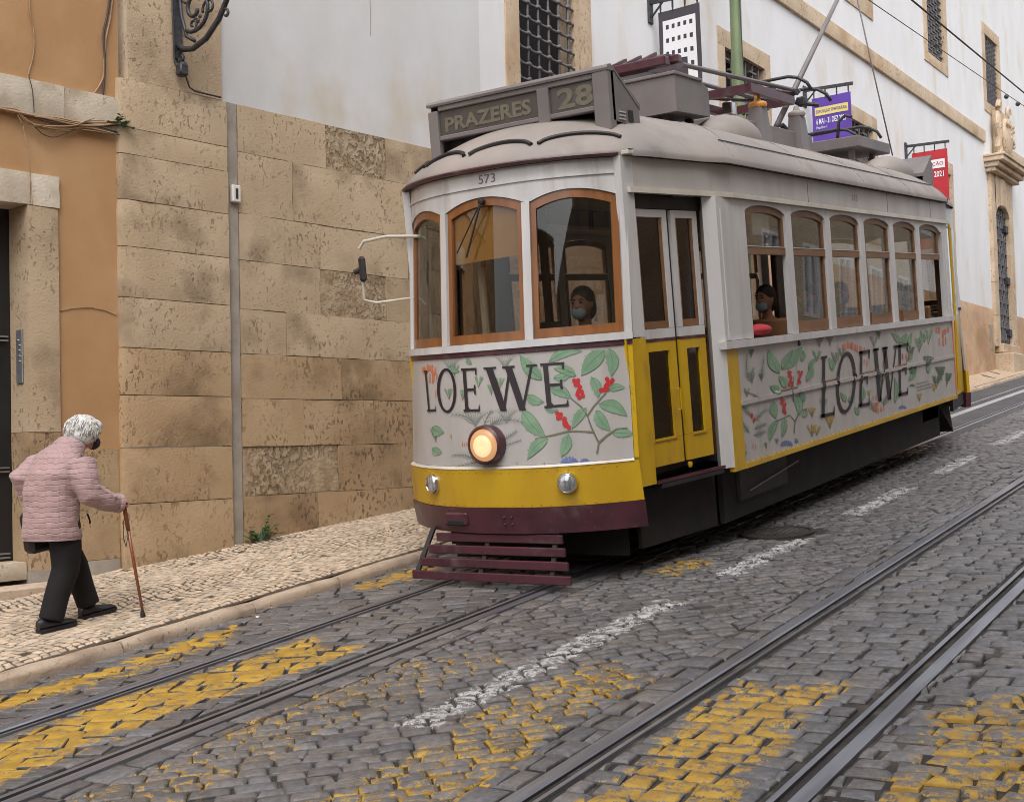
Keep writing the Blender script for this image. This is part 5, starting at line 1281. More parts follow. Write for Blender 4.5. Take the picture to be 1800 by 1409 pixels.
m = MB(); sec = [(2.45, 3.54), (2.45, 3.84), (2.47, 3.86), (2.95, 3.86), (3.12, 3.80), (3.12, 3.56)]
m.loft([[(a, y, b) for a, b in sec] for y in (-.50, .52)]); m.box((2.43, -.515, 3.845), (2.98, .535, 3.872), .005); P('resistor_box', m, 'box_grey')
m = MB()
for x in (2.55, 3.0):
    for y in (-.35, .35): m.box((x-.03, y-.03, 3.3), (x+.03, y+.03, 3.55))
P('box_feet', m, 'tram_dark')
for c, r_ in (((3.46, -.50, 3.36), (.52, .27, .245)), ((8.42, -.46, 3.38), (.62, .28, .24)), ((3.46, .50, 3.36), (.52, .27, .245)), ((8.42, .46, 3.38), (.62, .28, .24))):
    m = MB(); m.ell(c, r_, 24, 14); P('roof_vent', m, 'roof_grey', smooth=True)
m = MB(); m.box((3.9, -.32, 3.30), (6.2, .36, 3.70), .012); m.box((6.2, -.20, 3.36), (7.7, .2, 3.52), .01); P('roof_duct', m, 'box_grey')
# folded collector
pg = bpy.data.objects.new('current_collector', None); COL.objects.link(pg); pg.parent = tram
def E(name, m, matn, smooth=35): return P(name, m, matn, pg, smooth)
m = MB(); m.bar((4.45, -.36, 4.0), (4.45, .42, 4.0), .07, .08); m.bar((5.55, -.36, 4.0), (5.55, .42, 4.0), .07, .08); m.bar((4.415, -.35, 4.0), (5.585, -.35, 4.0), .06, .085); m.bar((4.415, .41, 4.0), (5.585, .41, 4.0), .06, .085); E('base_frame', m, 'tram_maroon')
for y in (-.16, .20):
    m = MB(); m.tube([(3.05, y, 4.10), (4.4, y, 4.15), (6.2, y*1.3, 4.20)], .024, 8); E('collector_tube', m, 'box_grey')
    m = MB(); m.tube([(4.5, y*1.6, 4.04), (5.3, y*1.5, 4.10), (6.15, y*1.3, 4.17)], .018, 8); E('lower_arm', m, 'tram_maroon')
m = MB(); m.loft([[(2.55, y, 3.93), (2.50, y, 3.99), (2.9, y, 4.13), (3.2, y, 4.16), (3.28, y, 4.08), (3.0, y, 3.97)] for y in (-.22, .30)]); m.box((2.50, -.40, 3.95), (2.60, .46, 4.03), .01); m.box((2.98, -.30, 4.06), (3.06, .38, 4.13), .01); E('collector_head', m, 'tram_maroon')
for y in (-.1, .05, .2): m = MB(); m.bar((2.56, y, 4.02), (2.95, y, 4.16), .03); E('head_rib', m, 'tram_maroon')
def bow(x, z, y0, y1, name, drop=.14):
    m = MB(); pts = [(x, y0+.10, z-drop), (x, y0+.02, z-.04), (x, y0, z-.0), (x, y0-.10, z+.01), (x, (y0+y1)/2, z+.02), (x, y1+.14, z+.02), (x+.02, y1+.04, z-.005), (x+.04, y1-.05, z-.07), (x+.05, y1-.09, z-.15)]
    m.tube(pts, .018, 8); E(name, m, 'dark_iron', True)
bow(5.95, 4.31, .42, -.33, 'bow_horn'); bow(6.35, 4.22, .42, -.40, 'bow_horn')
bow(8.25, 3.99, .62, -.36, 'bow_horn'); bow(7.75, 3.93, .55, -.25, 'bow_horn', .1)
m = MB(); m.box((7.7, -.36, 3.71), (8.95, .55, 3.84), .008); m.bar((7.9, -.2, 3.4), (7.9, -.2, 3.72), .06); m.bar((8.7, -.2, 3.4), (8.7, -.2, 3.72), .06); m.bar((7.9, .3, 3.4), (7.9, .3, 3.72), .06); E('rear_tray', m, 'box_grey')
m = MB(); m.tube([(7.72, -.1, 3.84), (7.74, -.12, 4.04), (7.75, -.2, 4.10), (7.75, -.28, 4.07)], .02, 7); E('hook', m, 'dark_iron', True)
m = MB()
for (x, y, z) in ((6.1, -.1, 4.12), (6.2, .1, 4.15), (5.9, 0, 4.2), (6.3, -.2, 4.1)): m.box((x-.06, y-.05, z-.05), (x+.06, y+.05, z+.05), .015)
m.tube([(5.9, -.3, 4.15), (6.4, .3, 4.1)], .03, 8); m.tube([(6.0, .3, 4.2), (6.4, -.35, 4.05)], .025, 8); E('spring_joint', m, 'dark_iron')
for k, (x, capm, zt) in enumerate(((4.72, 'amber', 3.90), (5.80, 'roof_grey', 3.92))):
    for y in (-.31, .36):
        m = MB(); m.loft([[(x-.11+e, y-.08+e, z), (x+.11-e, y-.08+e, z), (x+.11-e, y+.08-e, z), (x-.11+e, y+.08-e, z)] for z, e in ((3.35, -.02), (3.60, .0), (zt-.06, .02))]); E('support_post', m, 'box_grey')
        m = MB(); m.lathe([(.06, zt-.06), (.085, zt-.055), (.095, zt-.03), (.085, zt-.005), (.04, zt+.01), (.022, zt+.06)], (x, y, 0), (0, 0, 1), 18); E('insulator', m, capm, 50)
m = MB(); m.box((3.95, -.36, 3.70), (4.05, -.26, 3.82), .01); m.lathe([(.035, 0), (.035, .1)], (4.12, -.3, 3.70), (0, 0, 1), 10); E('terminal', m, 'chrome')
m = MB(); m.box((6.1, -.16, 3.50), (6.3, -.04, 3.66), .02); m.tube([(6.2, -.1, 3.64), (6.1, -.12, 3.74), (6.0, -.06, 3.84)], .03, 8); E('pole_socket', m, 'dark_iron')
tip = ty(1496, -50, 0); b0 = ty(1365, 222, 0)
m = MB(); m.tube([b0, (b0+tip)/2, tip], [.034, .03, .024], 10); E('trolley_pole', m, 'box_grey', True)
m = MB(); e2 = np.array((9.25, -.30, 3.72)); m.tube([tip, tip*.5+e2*.5+np.array([0, 0, -.03]), e2], .009, 6); E('pole_rope', m, 'box_grey', True)

# ------------------------------------------------------------------ printed advertising: lettering and plants lie flat on the panels
def on_nose(px, py, off=.003):
    x = .1
    for _ in range(8):
        q = tx(px, py, x); u = -q[1]/fw(q[2]); u = max(-1, min(.99, u)); x = F(u, q[2])[0]
    return np.array(F(u, q[2], off))
def on_side(px, py, off=.003):
    q = ty(px, py, -YS); return np.array(Sd(q[0], q[2], off+(.014 if 1.100 < q[2] < 1.145 else 0)))
NZ = lambda x, y: (720+x/4.286, 590+y/4.286)
SZ = lambda x, y: (1290+x/4.39, 560+y/4.39)
class Print:
    """flat print drawn in picture points of one panel; each layer a hair above the last"""
    def __init__(s, to3d, z): s.m = MB(); s.to = to3d; s.z = z; s.k = 0
    def put(s, poly, mi, lay=0): 
        s.k += 1
        pts = [s.to(*s.z(a, b), .0028+.0006*lay+.00001*(s.k % 40)) for a, b in poly]; n = len(pts); c = sum(pts)/n
        s.m.add(pts+[c], [(i, (i+1) % n, n) for i in range(n)], mi)
    def stroke(s, pts, w0, w1, mi, lay=0):
        L_ = []; R_ = []; n = len(pts)
        for i, (x, y) in enumerate(pts):
            a = pts[max(0, i-1)]; b = pts[min(n-1, i+1)]; dx, dy = b[0]-a[0], b[1]-a[1]; d = math.hypot(dx, dy) or 1; w_ = (w0+(w1-w0)*i/(n-1))/2
            L_.append((x-dy/d*w_, y+dx/d*w_)); R_.append((x+dy/d*w_, y-dx/d*w_))
        s.k += 1; V = [s.to(*s.z(a, b), .0028+.0006*lay+.00001*(s.k % 40)) for a, b in L_+R_]
        s.m.add(V, [(i, i+1, n+i+1, n+i) for i in range(n-1)], mi)
    def leaf(s, b, t, w_, mi=0, bend=.12, vein=True, thorns=True):
        (x0, y0), (x1, y1) = b, t; dx, dy = x1-x0, y1-y0; L_ = math.hypot(dx, dy); nx, ny = -dy/L_, dx/L_; up = []; dn = []; mid = []
        for i in range(9):
            f = i/8; e = math.sin(math.pi*f**.8)**.85; o = bend*L_*math.sin(math.pi*f); cx, cy = x0+dx*f+nx*o, y0+dy*f+ny*o; mid.append((cx, cy))
            up.append((cx+nx*w_*.5*e, cy+ny*w_*.5*e)); dn.append((cx-nx*w_*.5*e, cy-ny*w_*.5*e))
        for i in range(8):
            s.put([up[i], up[i+1], mid[i+1], mid[i]], mi, 1); s.put([mid[i], mid[i+1], dn[i+1], dn[i]], mi, 1)
        if vein: s.stroke(mid, max(3, w_*.035), 1.5, 1, 2); s.stroke(dn, 3, 2, 1, 2)
        if thorns:
            for i in (2, 4, 6): s.stroke([up[i], (up[i][0]+nx*w_*.16+dx*.03, up[i][1]+ny*w_*.16+dy*.03)], 3, 1, 1, 2)
    def berries(s, x0, y0, x1, y1, n, r_, seed=1):
        q = random.Random(seed)
        for i in range(n):
            f = i/(n-1); x = x0+(x1-x0)*f+q.uniform(-1.2, 1.2)*r_; y = y0+(y1-y0)*f+q.uniform(-.6, .6)*r_
            s.put([(x+r_*math.cos(a), y+r_*1.1*math.sin(a)) for a in np.linspace(0, 6.28, 9)[:-1]], 4, 2)
    def fern(s, pts, n, l, mi=2, w_=7, side=1):
        P_ = [np.array(p, float) for p in pts]
        for i in range(n):
            f = .12+.88*i/(n-1); p = (1-f)**2*P_[0]+2*f*(1-f)*P_[1]+f*f*P_[2]; d = 2*(1-f)*(P_[1]-P_[0])+2*f*(P_[2]-P_[1]); d /= np.linalg.norm(d)
            for sg in (1, -1):
                v = d*.75+np.array([-d[1], d[0]])*sg*.8; e = p+v*l*(1-.55*f); s.stroke([tuple(p), tuple((p+e)/2+d*l*.06), tuple(e)], w_*(1-.4*f), 1.5, mi, 0)
        s.stroke([tuple((1-f)**2*P_[0]+2*f*(1-f)*P_[1]+f*f*P_[2]) for f in np.linspace(0, 1, 8)], 3, 2, 1, 1)
    def bells(s, x, y, w_, h_, n, mi=5, seed=2):
        q = random.Random(seed)
        for i in range(n):
            a = x+w_*i/n+q.uniform(-4, 4); b = y+q.uniform(0, h_*.35); l = h_*q.uniform(.4, .8); s.put([(a, b), (a+w_*.09, b+l*.1), (a+w_*.10, b+l), (a+w_*.03, b+l*.85), (a-w_*.03, b+l)], mi, 1)
    def daisy(s, x, y, r_, mi=6):
        for a in np.linspace(math.pi, 2*math.pi, 9):
            e = (x+r_*math.cos(a), y+r_*.8*math.sin(a)); s.put([(x, y), (e[0]+r_*.14*math.sin(a), e[1]-r_*.14*math.cos(a)), (e[0]+r_*.1*math.cos(a), e[1]+r_*.1*math.sin(a)), (e[0]-r_*.14*math.sin(a), e[1]+r_*.14*math.cos(a))], mi, 1)
    def sprig(s, x, y, h_, mi=7, n=5, seed=0):
        q = random.Random(seed)
        for i in range(n):
            ex = x+q.uniform(-.4, .4)*h_; s.stroke([(x, y), ((x+ex)/2, y-h_*.5), (ex, y-h_*q.uniform(.7, 1))], 3, 2, 3, 0)
            for k in range(4): f = .4+.15*k; cx, cy = x+(ex-x)*f, y-h_*f*.9; s.put([(cx, cy), (cx+h_*.09, cy-h_*.10), (cx+h_*.03, cy-h_*.16)], mi, 1); s.put([(cx, cy), (cx-h_*.09, cy-h_*.10), (cx-h_*.03, cy-h_*.16)], mi, 1)
    def done(s, name, parent=tram):
        return P(name, s.m, ['leaf_green', 'leaf_dark', 'fern_grey', 'stem_brown', 'berry_red', 'flower_orange', 'flower_blue', 'flower_yellow'], parent, smooth=False, fix=False)
f = Print(on_nose, NZ)
for b, t, w_, bd in (((1000, 330), (832, 142), 95, -.05), ((1255, 300), (1085, 245), 70, .1), ((1050, 195), (1300, 118), 70, -.12), ((1470, 108), (1292, 300), 120, .05), ((1500, 95), (1520, 305), 92, -.1), ((1368, 310), (1420, 470), 72, -.1), ((1500, 408), (1622, 390), 52, -.1), ((1425, 515), (1640, 605), 95, -.12), ((1402, 560), (1512, 715), 88, .08), ((1330, 540), (1222, 700), 70, .05), ((848, 560), (1025, 765), 105, .06), ((1040, 772), (888, 930), 84, .1), ((1195, 740), (1142, 912), 82, -.05), ((1530, 735), (1690, 742), 66, -.05), ((1060, 400), (1220, 470), 80, -.1), ((880, 450), (1015, 500), 70, .1), ((1085, 320), (1225, 270), 60, .1), ((890, 220), (1000, 320), 60, .1), ((1030, 560), (1120, 555), 26, .1), ((1690, 260), (1650, 190), 40, .1), ((1690, 440), (1655, 370), 40, .1), ((1710, 600), (1680, 480), 44, .1), ((170, 690), (262, 730), 70, .1), ((170, 850), (245, 880), 60, .1), ((430, 170), (470, 215), 34, .1), ((300, 230), (380, 270), 40, .1)): f.leaf(b, t, w_, 0, bd)
for pts in ([(1412, 885), (1425, 805), (1370, 690), (1338, 600), (1385, 530), (1480, 425)], [(1385, 725), (1200, 715), (1080, 745), (945, 775)], [(1428, 800), (1490, 745), (1560, 700), (1640, 692)], [(1338, 600), (1290, 530), (1215, 470)]): f.stroke(pts, 16, 7, 3, 1); f.stroke([(a+4, b+6) for a, b in pts], 4, 3, 1, 2)
f.berries(1255, 330, 1290, 465, 13, 17, 1); f.berries(1510, 325, 1460, 420, 11, 17, 2); f.berries(1125, 585, 1185, 690, 14, 17, 3)
f.fern([(500, 690), (470, 590), (330, 590)], 9, 55); f.fern([(600, 690), (640, 600), (870, 650)], 13, 58); f.fern([(640, 800), (740, 780), (800, 720)], 9, 46); f.fern([(640, 860), (720, 820), (830, 790)], 8, 40); f.fern([(480, 930), (420, 880), (330, 900)], 8, 42); f.fern([(520, 950), (440, 960), (360, 985)], 7, 34); f.fern([(560, 680), (600, 560), (620, 570)], 6, 40)
for cx, cy in ((310, 210), (720, 190), (500, 620), (730, 600)):
    for k in range(9): a = -1.1+.27*k; f.stroke([(cx, cy+60), (cx+70*math.sin(a)*.6, cy), (cx+95*math.sin(a), cy-60*math.cos(a*.7))], 5, 2, 2, 0)
for cx, cy in ((340, 250), (520, 340), (620, 400), (680, 350), (400, 440), (300, 430)): f.sprig(cx, cy+50, 90, 0, 5, cx)
f.bells(95, 200, 110, 100, 6); f.bells(150, 250, 70, 110, 4, 5, 5); f.bells(195, 370, 40, 110, 2, 5, 6); f.bells(400, 790, 50, 60, 3, 5, 7); f.bells(480, 920, 60, 50, 3, 5, 8); f.bells(620, 940, 45, 60, 3, 5, 9)
f.daisy(1205, 965, 66); f.daisy(1320, 950, 34); f.bells(800, 930, 30, 50, 2, 2); f.bells(1000, 940, 40, 40, 2, 1); f.bells(305, 720, 30, 60, 2, 7); f.stroke([(1690, 890), (1730, 885)], 8, 3, 1); f.stroke([(1650, 262), (1690, 268)], 6, 2, 1); f.sprig(200, 800, 110, 0, 5, 3)
f.done('floral_print')
g = Print(on_side, SZ)
for b, t, w_, bd in (((350, 420), (265, 235), 80, -.06), ((370, 390), (450, 240), 95, .1), ((450, 370), (525, 215), 70, -.1), ((520, 330), (530, 240), 40, .1), ((400, 530), (345, 440), 62, .1), ((350, 570), (275, 520), 60, .1), ((300, 640), (320, 770), 62, .06), ((330, 780), (272, 942), 56, .08), ((385, 760), (368, 915), 46, -.05), ((480, 590), (505, 745), 60, -.06), ((560, 480), (600, 340), 50, .1), ((580, 400), (640, 300), 40, -.1), ((540, 640), (500, 560), 44, .1), ((1280, 190), (1215, 110), 44, .1), ((1280, 185), (1335, 115), 50, .1), ((1360, 220), (1375, 105), 34, -.1), ((1240, 650), (1235, 450), 40, .1), ((760, 400), (730, 300), 44, .1), ((770, 330), (785, 260), 26, .1), ((860, 640), (820, 570), 40, .1), ((880, 640), (930, 580), 44, .1), ((980, 640), (990, 520), 40, .1), ((960, 740), (930, 680), 40, .1), ((1430, 190), (1440, 90), 26, .1), ((1470, 180), (1460, 110), 22, .1), ((1350, 480), (1400, 360), 40, .1), ((1500, 420), (1480, 330), 36, .1), ((1330, 330), (1380, 260), 30, .1), ((530, 760), (560, 700), 36, .1)): g.leaf(b, t, w_, 0, bd, True, False)
for pts in ([(462, 880), (470, 790), (430, 742), (310, 795)], [(470, 790), (500, 720), (560, 690)], [(460, 640), (440, 560), (460, 440)], [(180, 600), (140, 580), (80, 560)]): g.stroke(pts, 9, 5, 3, 1); g.stroke([(a+2, b+3) for a, b in pts], 3, 2, 1, 2)
g.berries(428, 405, 436, 520, 12, 10, 1); g.berries(510, 405, 495, 500, 10, 10, 2); g.berries(375, 620, 385, 725, 14, 11, 3); g.berries(140, 740, 150, 790, 6, 9, 4)
for pts in ([(150, 800), (190, 740), (250, 700)], [(150, 850), (200, 830), (240, 810)], [(140, 760), (90, 700), (70, 680)], [(150, 900), (190, 890), (235, 870)], [(120, 880), (90, 850), (65, 800)], [(1150, 680), (1170, 620), (1185, 600)], [(1080, 720), (1060, 660), (1050, 640)], [(110, 480), (90, 380), (100, 280)], [(210, 480), (215, 400), (230, 300)], [(140, 500), (120, 450), (150, 380)]): g.fern(pts, 9, 36, 2, 6)
for cx, cy, h_, mi in ((130, 300, 70, 1), (210, 480, 60, 1), (140, 490, 80, 2), (100, 600, 70, 2), (660, 220, 110, 2), (740, 210, 100, 2), (1120, 160, 70, 1), (1080, 220, 90, 2), (600, 760, 80, 7), (600, 910, 100, 7), (740, 850, 120, 7), (640, 900, 80, 7), (1430, 640, 70, 7), (1545, 560, 60, 7), (1040, 600, 50, 7), (1090, 720, 80, 5), (1500, 200, 120, 0), (1430, 260, 120, 0), (1600, 480, 120, 1), (1560, 540, 110, 1), (1640, 520, 110, 1), (1380, 470, 110, 1), (1490, 380, 100, 1), (80, 1080, 60, 2), (250, 1000, 50, 2), (330, 960, 40, 2), (480, 960, 40, 2), (780, 360, 110, 2), (830, 300, 80, 2), (640, 330, 90, 0), (690, 700, 90, 0), (1140, 520, 120, 2), (1360, 300, 90, 1)): g.sprig(cx, cy, h_, mi, 6, cx)
g.bells(835, 165, 110, 90, 6); g.bells(950, 180, 70, 110, 4, 5, 3); g.bells(1560, 60, 110, 90, 5, 5, 4); g.bells(1580, 120, 80, 90, 3, 5, 5); g.bells(70, 960, 40, 70, 2, 5, 6); g.bells(145, 950, 40, 80, 2, 5, 7); g.bells(980, 310, 60, 80, 3, 5, 8); g.bells(1070, 590, 60, 60, 3, 5, 9); g.bells(1090, 670, 80, 60, 4, 5, 2); g.bells(1300, 250, 70, 90, 3, 4, 3)
g.daisy(405, 975, 44); g.daisy(1300, 690, 28); g.daisy(480, 950, 16); g.bells(1530, 520, 30, 50, 2, 7)
for a, b in (((1400, 505), (1500, 480)), ((1405, 530), (1525, 500)), ((1410, 552), (1530, 522))): g.stroke([a, b], 7, 7, 2, 1)
g.daisy(1375, 520, 20, 1)
g.done('floral_print')
# fashion house name: thick and thin strokes with small serifs (unit height, unit-wide boxes)
def glyph(ch, m, fn):
    def q(*p): m.add([fn(a, b) for a, b in p], [tuple(range(len(p)))])
    def st(a, b, w0, w1=None):
        w1 = w1 or w0; n = 8
        for i in range(n):
            f0, f1 = i/n, (i+1)/n; x0, y0 = a[0]+(b[0]-a[0])*f0, a[1]+(b[1]-a[1])*f0; x1, y1 = a[0]+(b[0]-a[0])*f1, a[1]+(b[1]-a[1])*f1
            q((x0-w0/2, y0), (x0+w0/2, y0), (x1+w0/2, y1), (x1-w0/2, y1))
    if ch in 'LE':
        st((.2, 0), (.2, 1), .20); q((.0, 0), (.95, 0), (.95, .055), (.0, .055)); q((.88, 0), (1.0, 0), (1.0, .17), (.94, .12)); q((.0, .955), (.1, .955), (.1, 1), (.0, 1))
        if ch == 'E': q((.0, .945), (.92, .945), (.92, 1), (.0, 1)); q((.85, .86), (.94, .82), (.97, 1), (.86, 1)); q((.3, .475), (.76, .475), (.76, .535), (.3, .535)); q((.72, .40), (.82, .38), (.82, .62), (.72, .6)); q((.25, .05), (.4, .05), (.3, .12)); 
        else: q((.3, .955), (.42, .955), (.42, 1), (.3, 1))
    if ch == 'O':
        n = 40
        for i in range(n):
            a, b = 2*math.pi*i/n, 2*math.pi*(i+1)/n; o_ = lambda t: (.5+.5*math.cos(t), .5+.515*math.sin(t)); i_ = lambda t: (.5+.355*math.cos(t+.12), .5+.455*math.sin(t+.12)); q(o_(a), o_(b), i_(b), i_(a))
    if ch == 'W':
        st((.10, 1), (.32, 0), .135); st((.50, .93), (.32, 0), .05); st((.47, 1), (.70, 0), .135); st((.93, 1), (.70, 0), .05)
        q((.0, .955), (.24, .955), (.24, 1), (.0, 1)); q((.82, .955), (1.03, .955), (1.03, 1), (.82, 1)); q((.36, .955), (.60, .955), (.60, 1), (.36, 1))
def word(boxes, to3d, name):
    for ch, tl, tr_, bl, br in boxes:
        m = MB(); B = [np.array(q) for q in (bl, br, tl, tr_)]
        glyph(ch, m, lambda a, b: to3d(*((1-a)*(1-b)*B[0]+a*(1-b)*B[1]+(1-a)*b*B[2]+a*b*B[3]), .0072)); P(name, m, 'ink', smooth=False, fix=False)
nz_ = lambda *p: tuple(NZ(*q) for q in p)
word([('L', *nz_((112, 262), (176, 258), (140, 572), (204, 568))), ('O', *nz_((206, 250), (352, 246), (218, 578), (360, 572))), ('E', *nz_((390, 246), (512, 240), (412, 572), (535, 568))), ('W', *nz_((560, 238), (950, 214), (592, 568), (968, 556))), ('E', *nz_((985, 208), (1172, 196), (1018, 546), (1200, 528)))], on_nose, 'brand_letter')
sz_ = lambda *p: tuple(SZ(*q) for q in p)
word([('L', *sz_((668, 292), (778, 272), (662, 766), (772, 742))), ('O', *sz_((790, 275), (945, 248), (778, 742), (930, 706))), ('E', *sz_((962, 252), (1048, 236), (955, 684), (1042, 668))), ('W', *sz_((1068, 232), (1262, 202), (1062, 648), (1256, 612))), ('E', *sz_((1258, 204), (1346, 184), (1262, 600), (1340, 580)))], on_side, 'brand_letter')
# ------------------------------------------------------------------ people
def quilt_mat():
    m = bpy.data.materials.new('pink_quilt'); m.use_nodes = True; T = m.node_tree; N = T.nodes; L = T.links; P_ = N['Principled BSDF']
    tc = N.new('ShaderNodeTexCoord'); sx = N.new('ShaderNodeSeparateXYZ'); L.new(tc.outputs['Object'], sx.inputs[0])
    def mth(op, a, b=0.0):
        q = N.new('ShaderNodeMath'); q.operation = op
        for k, z in ((0, a), (1, b)):
            if isinstance(z, (int, float)): q.inputs[k].default_value = z
            else: L.new(z, q.inputs[k])
        return q.outputs[0]
    ang = mth('ARCTAN2', sx.outputs[1], mth('ADD', sx.outputs[0], .1)); u = mth('MULTIPLY', ang, .23)
    cb = N.new('ShaderNodeCombineXYZ'); nz = N.new('ShaderNodeTexNoise'); nz.inputs['Scale'].default_value = 7; L.new(tc.outputs['Object'], nz.inputs['Vector'])
    row = mth('DIVIDE', mth('ADD', sx.outputs[2], mth('MULTIPLY', nz.outputs['Fac'], .016)), .034)
    colm = mth('DIVIDE', u, .052)
    wav = mth('MULTIPLY', mth('SINE', mth('MULTIPLY', colm, math.pi)), .10)     # stitched rows step up and down
    def line(v, wdt): 
        f = mth('FRACT', v); d = mth('ABSOLUTE', mth('SUBTRACT', f, .5)); r_ = N.new('ShaderNodeMapRange'); r_.interpolation_type = 'SMOOTHSTEP'; r_.inputs['From Min'].default_value = .5-wdt; r_.inputs['From Max'].default_value = .5; L.new(d, r_.inputs['Value']); return r_.outputs[0]
    a = mth('MULTIPLY', line(mth('ADD', row, wav), .15), .9); b = mth('MULTIPLY', line(colm, .07), .35)
    h = mth('SUBTRACT', 1.0, mth('MAXIMUM', a, b))
    n2 = N.new('ShaderNodeTexNoise'); n2.inputs['Scale'].default_value = 16; n2.inputs['Detail'].default_value = 4; L.new(tc.outputs['Object'], n2.inputs['Vector'])
    bp = N.new('ShaderNodeBump'); bp.inputs['Strength'].default_value = .6; bp.inputs['Distance'].default_value = .008; L.new(mth('ADD', h, mth('MULTIPLY', n2.outputs['Fac'], .6)), bp.inputs['Height']); L.new(bp.outputs[0], P_.inputs['Normal'])
    mx = N.new('ShaderNodeMix'); mx.data_type = 'RGBA'; L.new(n2.outputs['Fac'], mx.inputs[0]); mx.inputs[6].default_value = (.35, .228, .228, 1); mx.inputs[7].default_value = (.43, .29, .286, 1); L.new(mx.outputs[2], P_.inputs['Base Color'])
    P_.inputs['Roughness'].default_value = .75; P_.inputs['Sheen Weight'].default_value = .2; MAT['pink_quilt'] = m
quilt_mat()
def ring(c, ax, rx, ry, n=20, lean=0):
    """ellipse round centre c, in the plane square to ax; rx = fore-aft, ry = sideways"""
    ax = Vector(ax).normalized(); side = Vector((0, 1, 0)); fo = side.cross(ax).normalized(); side = ax.cross(fo).normalized()
    return [Vector(c)+fo*rx*math.cos(2*math.pi*k/n)+side*ry*math.sin(2*math.pi*k/n) for k in range(n)]
def limb(m, pts, rs, n=14, flat=1.0):
    m.tube(pts, rs, n)
GX, GY = 5.20, 6.97
gz = GR*GX + pave_h(GX, GY)
WM = Matrix.Translation((GX, GY, gz)) @ Matrix.Rotation(R(-4), 4, 'Z')
def ground_l(x, y=0): return GR*x*1.0
wman = empty('person', WM, 'elderly white haired person in a pink quilted jacket walking uphill with a cane', 'person')
SK = MAT['skin']
gl = lambda x: GR*x
# body: one continuous figure under the clothes
b = MB()
b.loft([ring((-.10, .01, .60), (0, 0, 1), .11, .15), ring((-.11, .01, .72), (0, 0, 1), .11, .15), ring((-.12, 0, .86), (.05, 0, 1), .105, .145), ring((-.09, 0, 1.0), (.25, 0, 1), .10, .15), ring((-.02, 0, 1.10), (.5, 0, 1), .085, .13), ring((.03, 0, 1.14), (.7, 0, 1), .05, .06)])
b.tube([(.01, 0, 1.11), (.06, 0, 1.155), (.10, 0, 1.20)], [.055, .05, .05], 12)
b.ell((.125, 0, 1.245), (.085, .070, .105), 18, 14, Matrix.Rotation(R(22), 3, 'Y'))
b.ell((.195, 0, 1.215), (.022, .014, .022), 8, 6)                       # nose
b.ell((.165, 0, 1.165), (.035, .04, .03), 10, 7)                        # chin
for s_ in (-1, 1): b.ell((.112, s_*.070, 1.225), (.020, .010, .030), 8, 6); b.ell((.188, s_*.028, 1.245), (.010, .012, .008), 8, 6)
sh_r, el_r, wr_r = (-.02, -.165, 1.045), (-.01, -.235, .845), (.205, -.225, .775)
sh_l, el_l, wr_l = (-.07, .155, 1.05), (-.225, .215, .965), (-.08, .25, .76)
for s_, e_, w_ in ((sh_r, el_r, wr_r), (sh_l, el_l, wr_l)): b.tube([s_, e_, w_], [.05, .04, .026], 12)
hipr, kner, ankr = (-.10, -.075, .62), (-.075, -.07, .36+gl(-.1)), (-.185, -.055, .075+gl(-.18))
hipl, knel, ankl = (-.08, .075, .62), (.09, .07, .37+gl(.1)), (.165, .06, .085+gl(.17))
for h_, k_, a_ in ((hipr, kner, ankr), (hipl, knel, ankl)): b.tube([h_, k_, a_], [.075, .055, .036], 12)
body = fused(b, 'body', SK, .010, 3, wman)
# right hand round the cane handle: palm, four fingers, thumb
HC = Vector((.245, -.235, .765))
h = MB(); h.ell(HC+Vector((-.025, 0, .008)), (.036, .024, .018), 10, 8)
for k in range(4):
    o = Vector((.012-.006*abs(k-1.5), -.020+.013*k, .012)); L_ = (.9, 1, .95, .8)[k]
    h.tube([HC+o+Vector((-.02, 0, .0)), HC+o+Vector((.012*L_, 0, .006)), HC+o+Vector((.022*L_, 0, -.012)), HC+o+Vector((.010, 0, -.026*L_))], [.0085, .008, .0075, .006], 8)
h.tube([HC+Vector((-.03, -.022, .002)), HC+Vector((-.008, -.030, -.006)), HC+Vector((.012, -.022, -.014))], [.010, .009, .007], 8)
h.tube([HC+Vector((-.03, 0, .006)), Vector(wr_r)], [.022, .024], 10)
fused(h, 'hand', SK, .0045, 2, wman)
h = MB(); c = Vector(wr_l)+Vector((.03, .0, -.05)); h.ell(c, (.022, .018, .042), 10, 8)
for k in range(4): h.tube([c+Vector((-.014+.010*k, 0, -.03)), c+Vector((-.012+.011*k, -.004, -.06)), c+Vector((-.006+.011*k, -.012, -.08+.004*abs(k-1)))], [.008, .0075, .006], 8)
h.tube([c+Vector((.016, 0, .005)), c+Vector((.034, -.008, -.022)), c+Vector((.036, -.012, -.042))], [.010, .009, .007], 8); h.tube([c+Vector((0, 0, .02)), Vector(wr_l)], [.022, .024], 8)
fused(h, 'hand', SK, .0045, 2, wman)
# trousers
t_ = MB()
t_.loft([ring((-.10, .005, .80), (0, 0, 1), .125, .165), ring((-.10, .005, .66), (0, 0, 1), .135, .17), ring((-.10, .0, .56), (0, 0, 1), .125, .165)])
t_.tube([(-.10, -.078, .66), (-.085, -.075, .50), (-.085, -.07, .36), (-.145, -.062, .20), (-.185, -.055, .068+gl(-.185))], [.105, .100, .088, .079, .078], 18)
t_.tube([(-.09, .078, .66), (.00, .078, .50), (.075, .07, .37), (.125, .065, .22), (.166, .06, .085+gl(.165))], [.10, .095, .085, .076, .075], 18)
fused(t_, 'trousers', MAT['trousers_black'], .011, 3, wman)
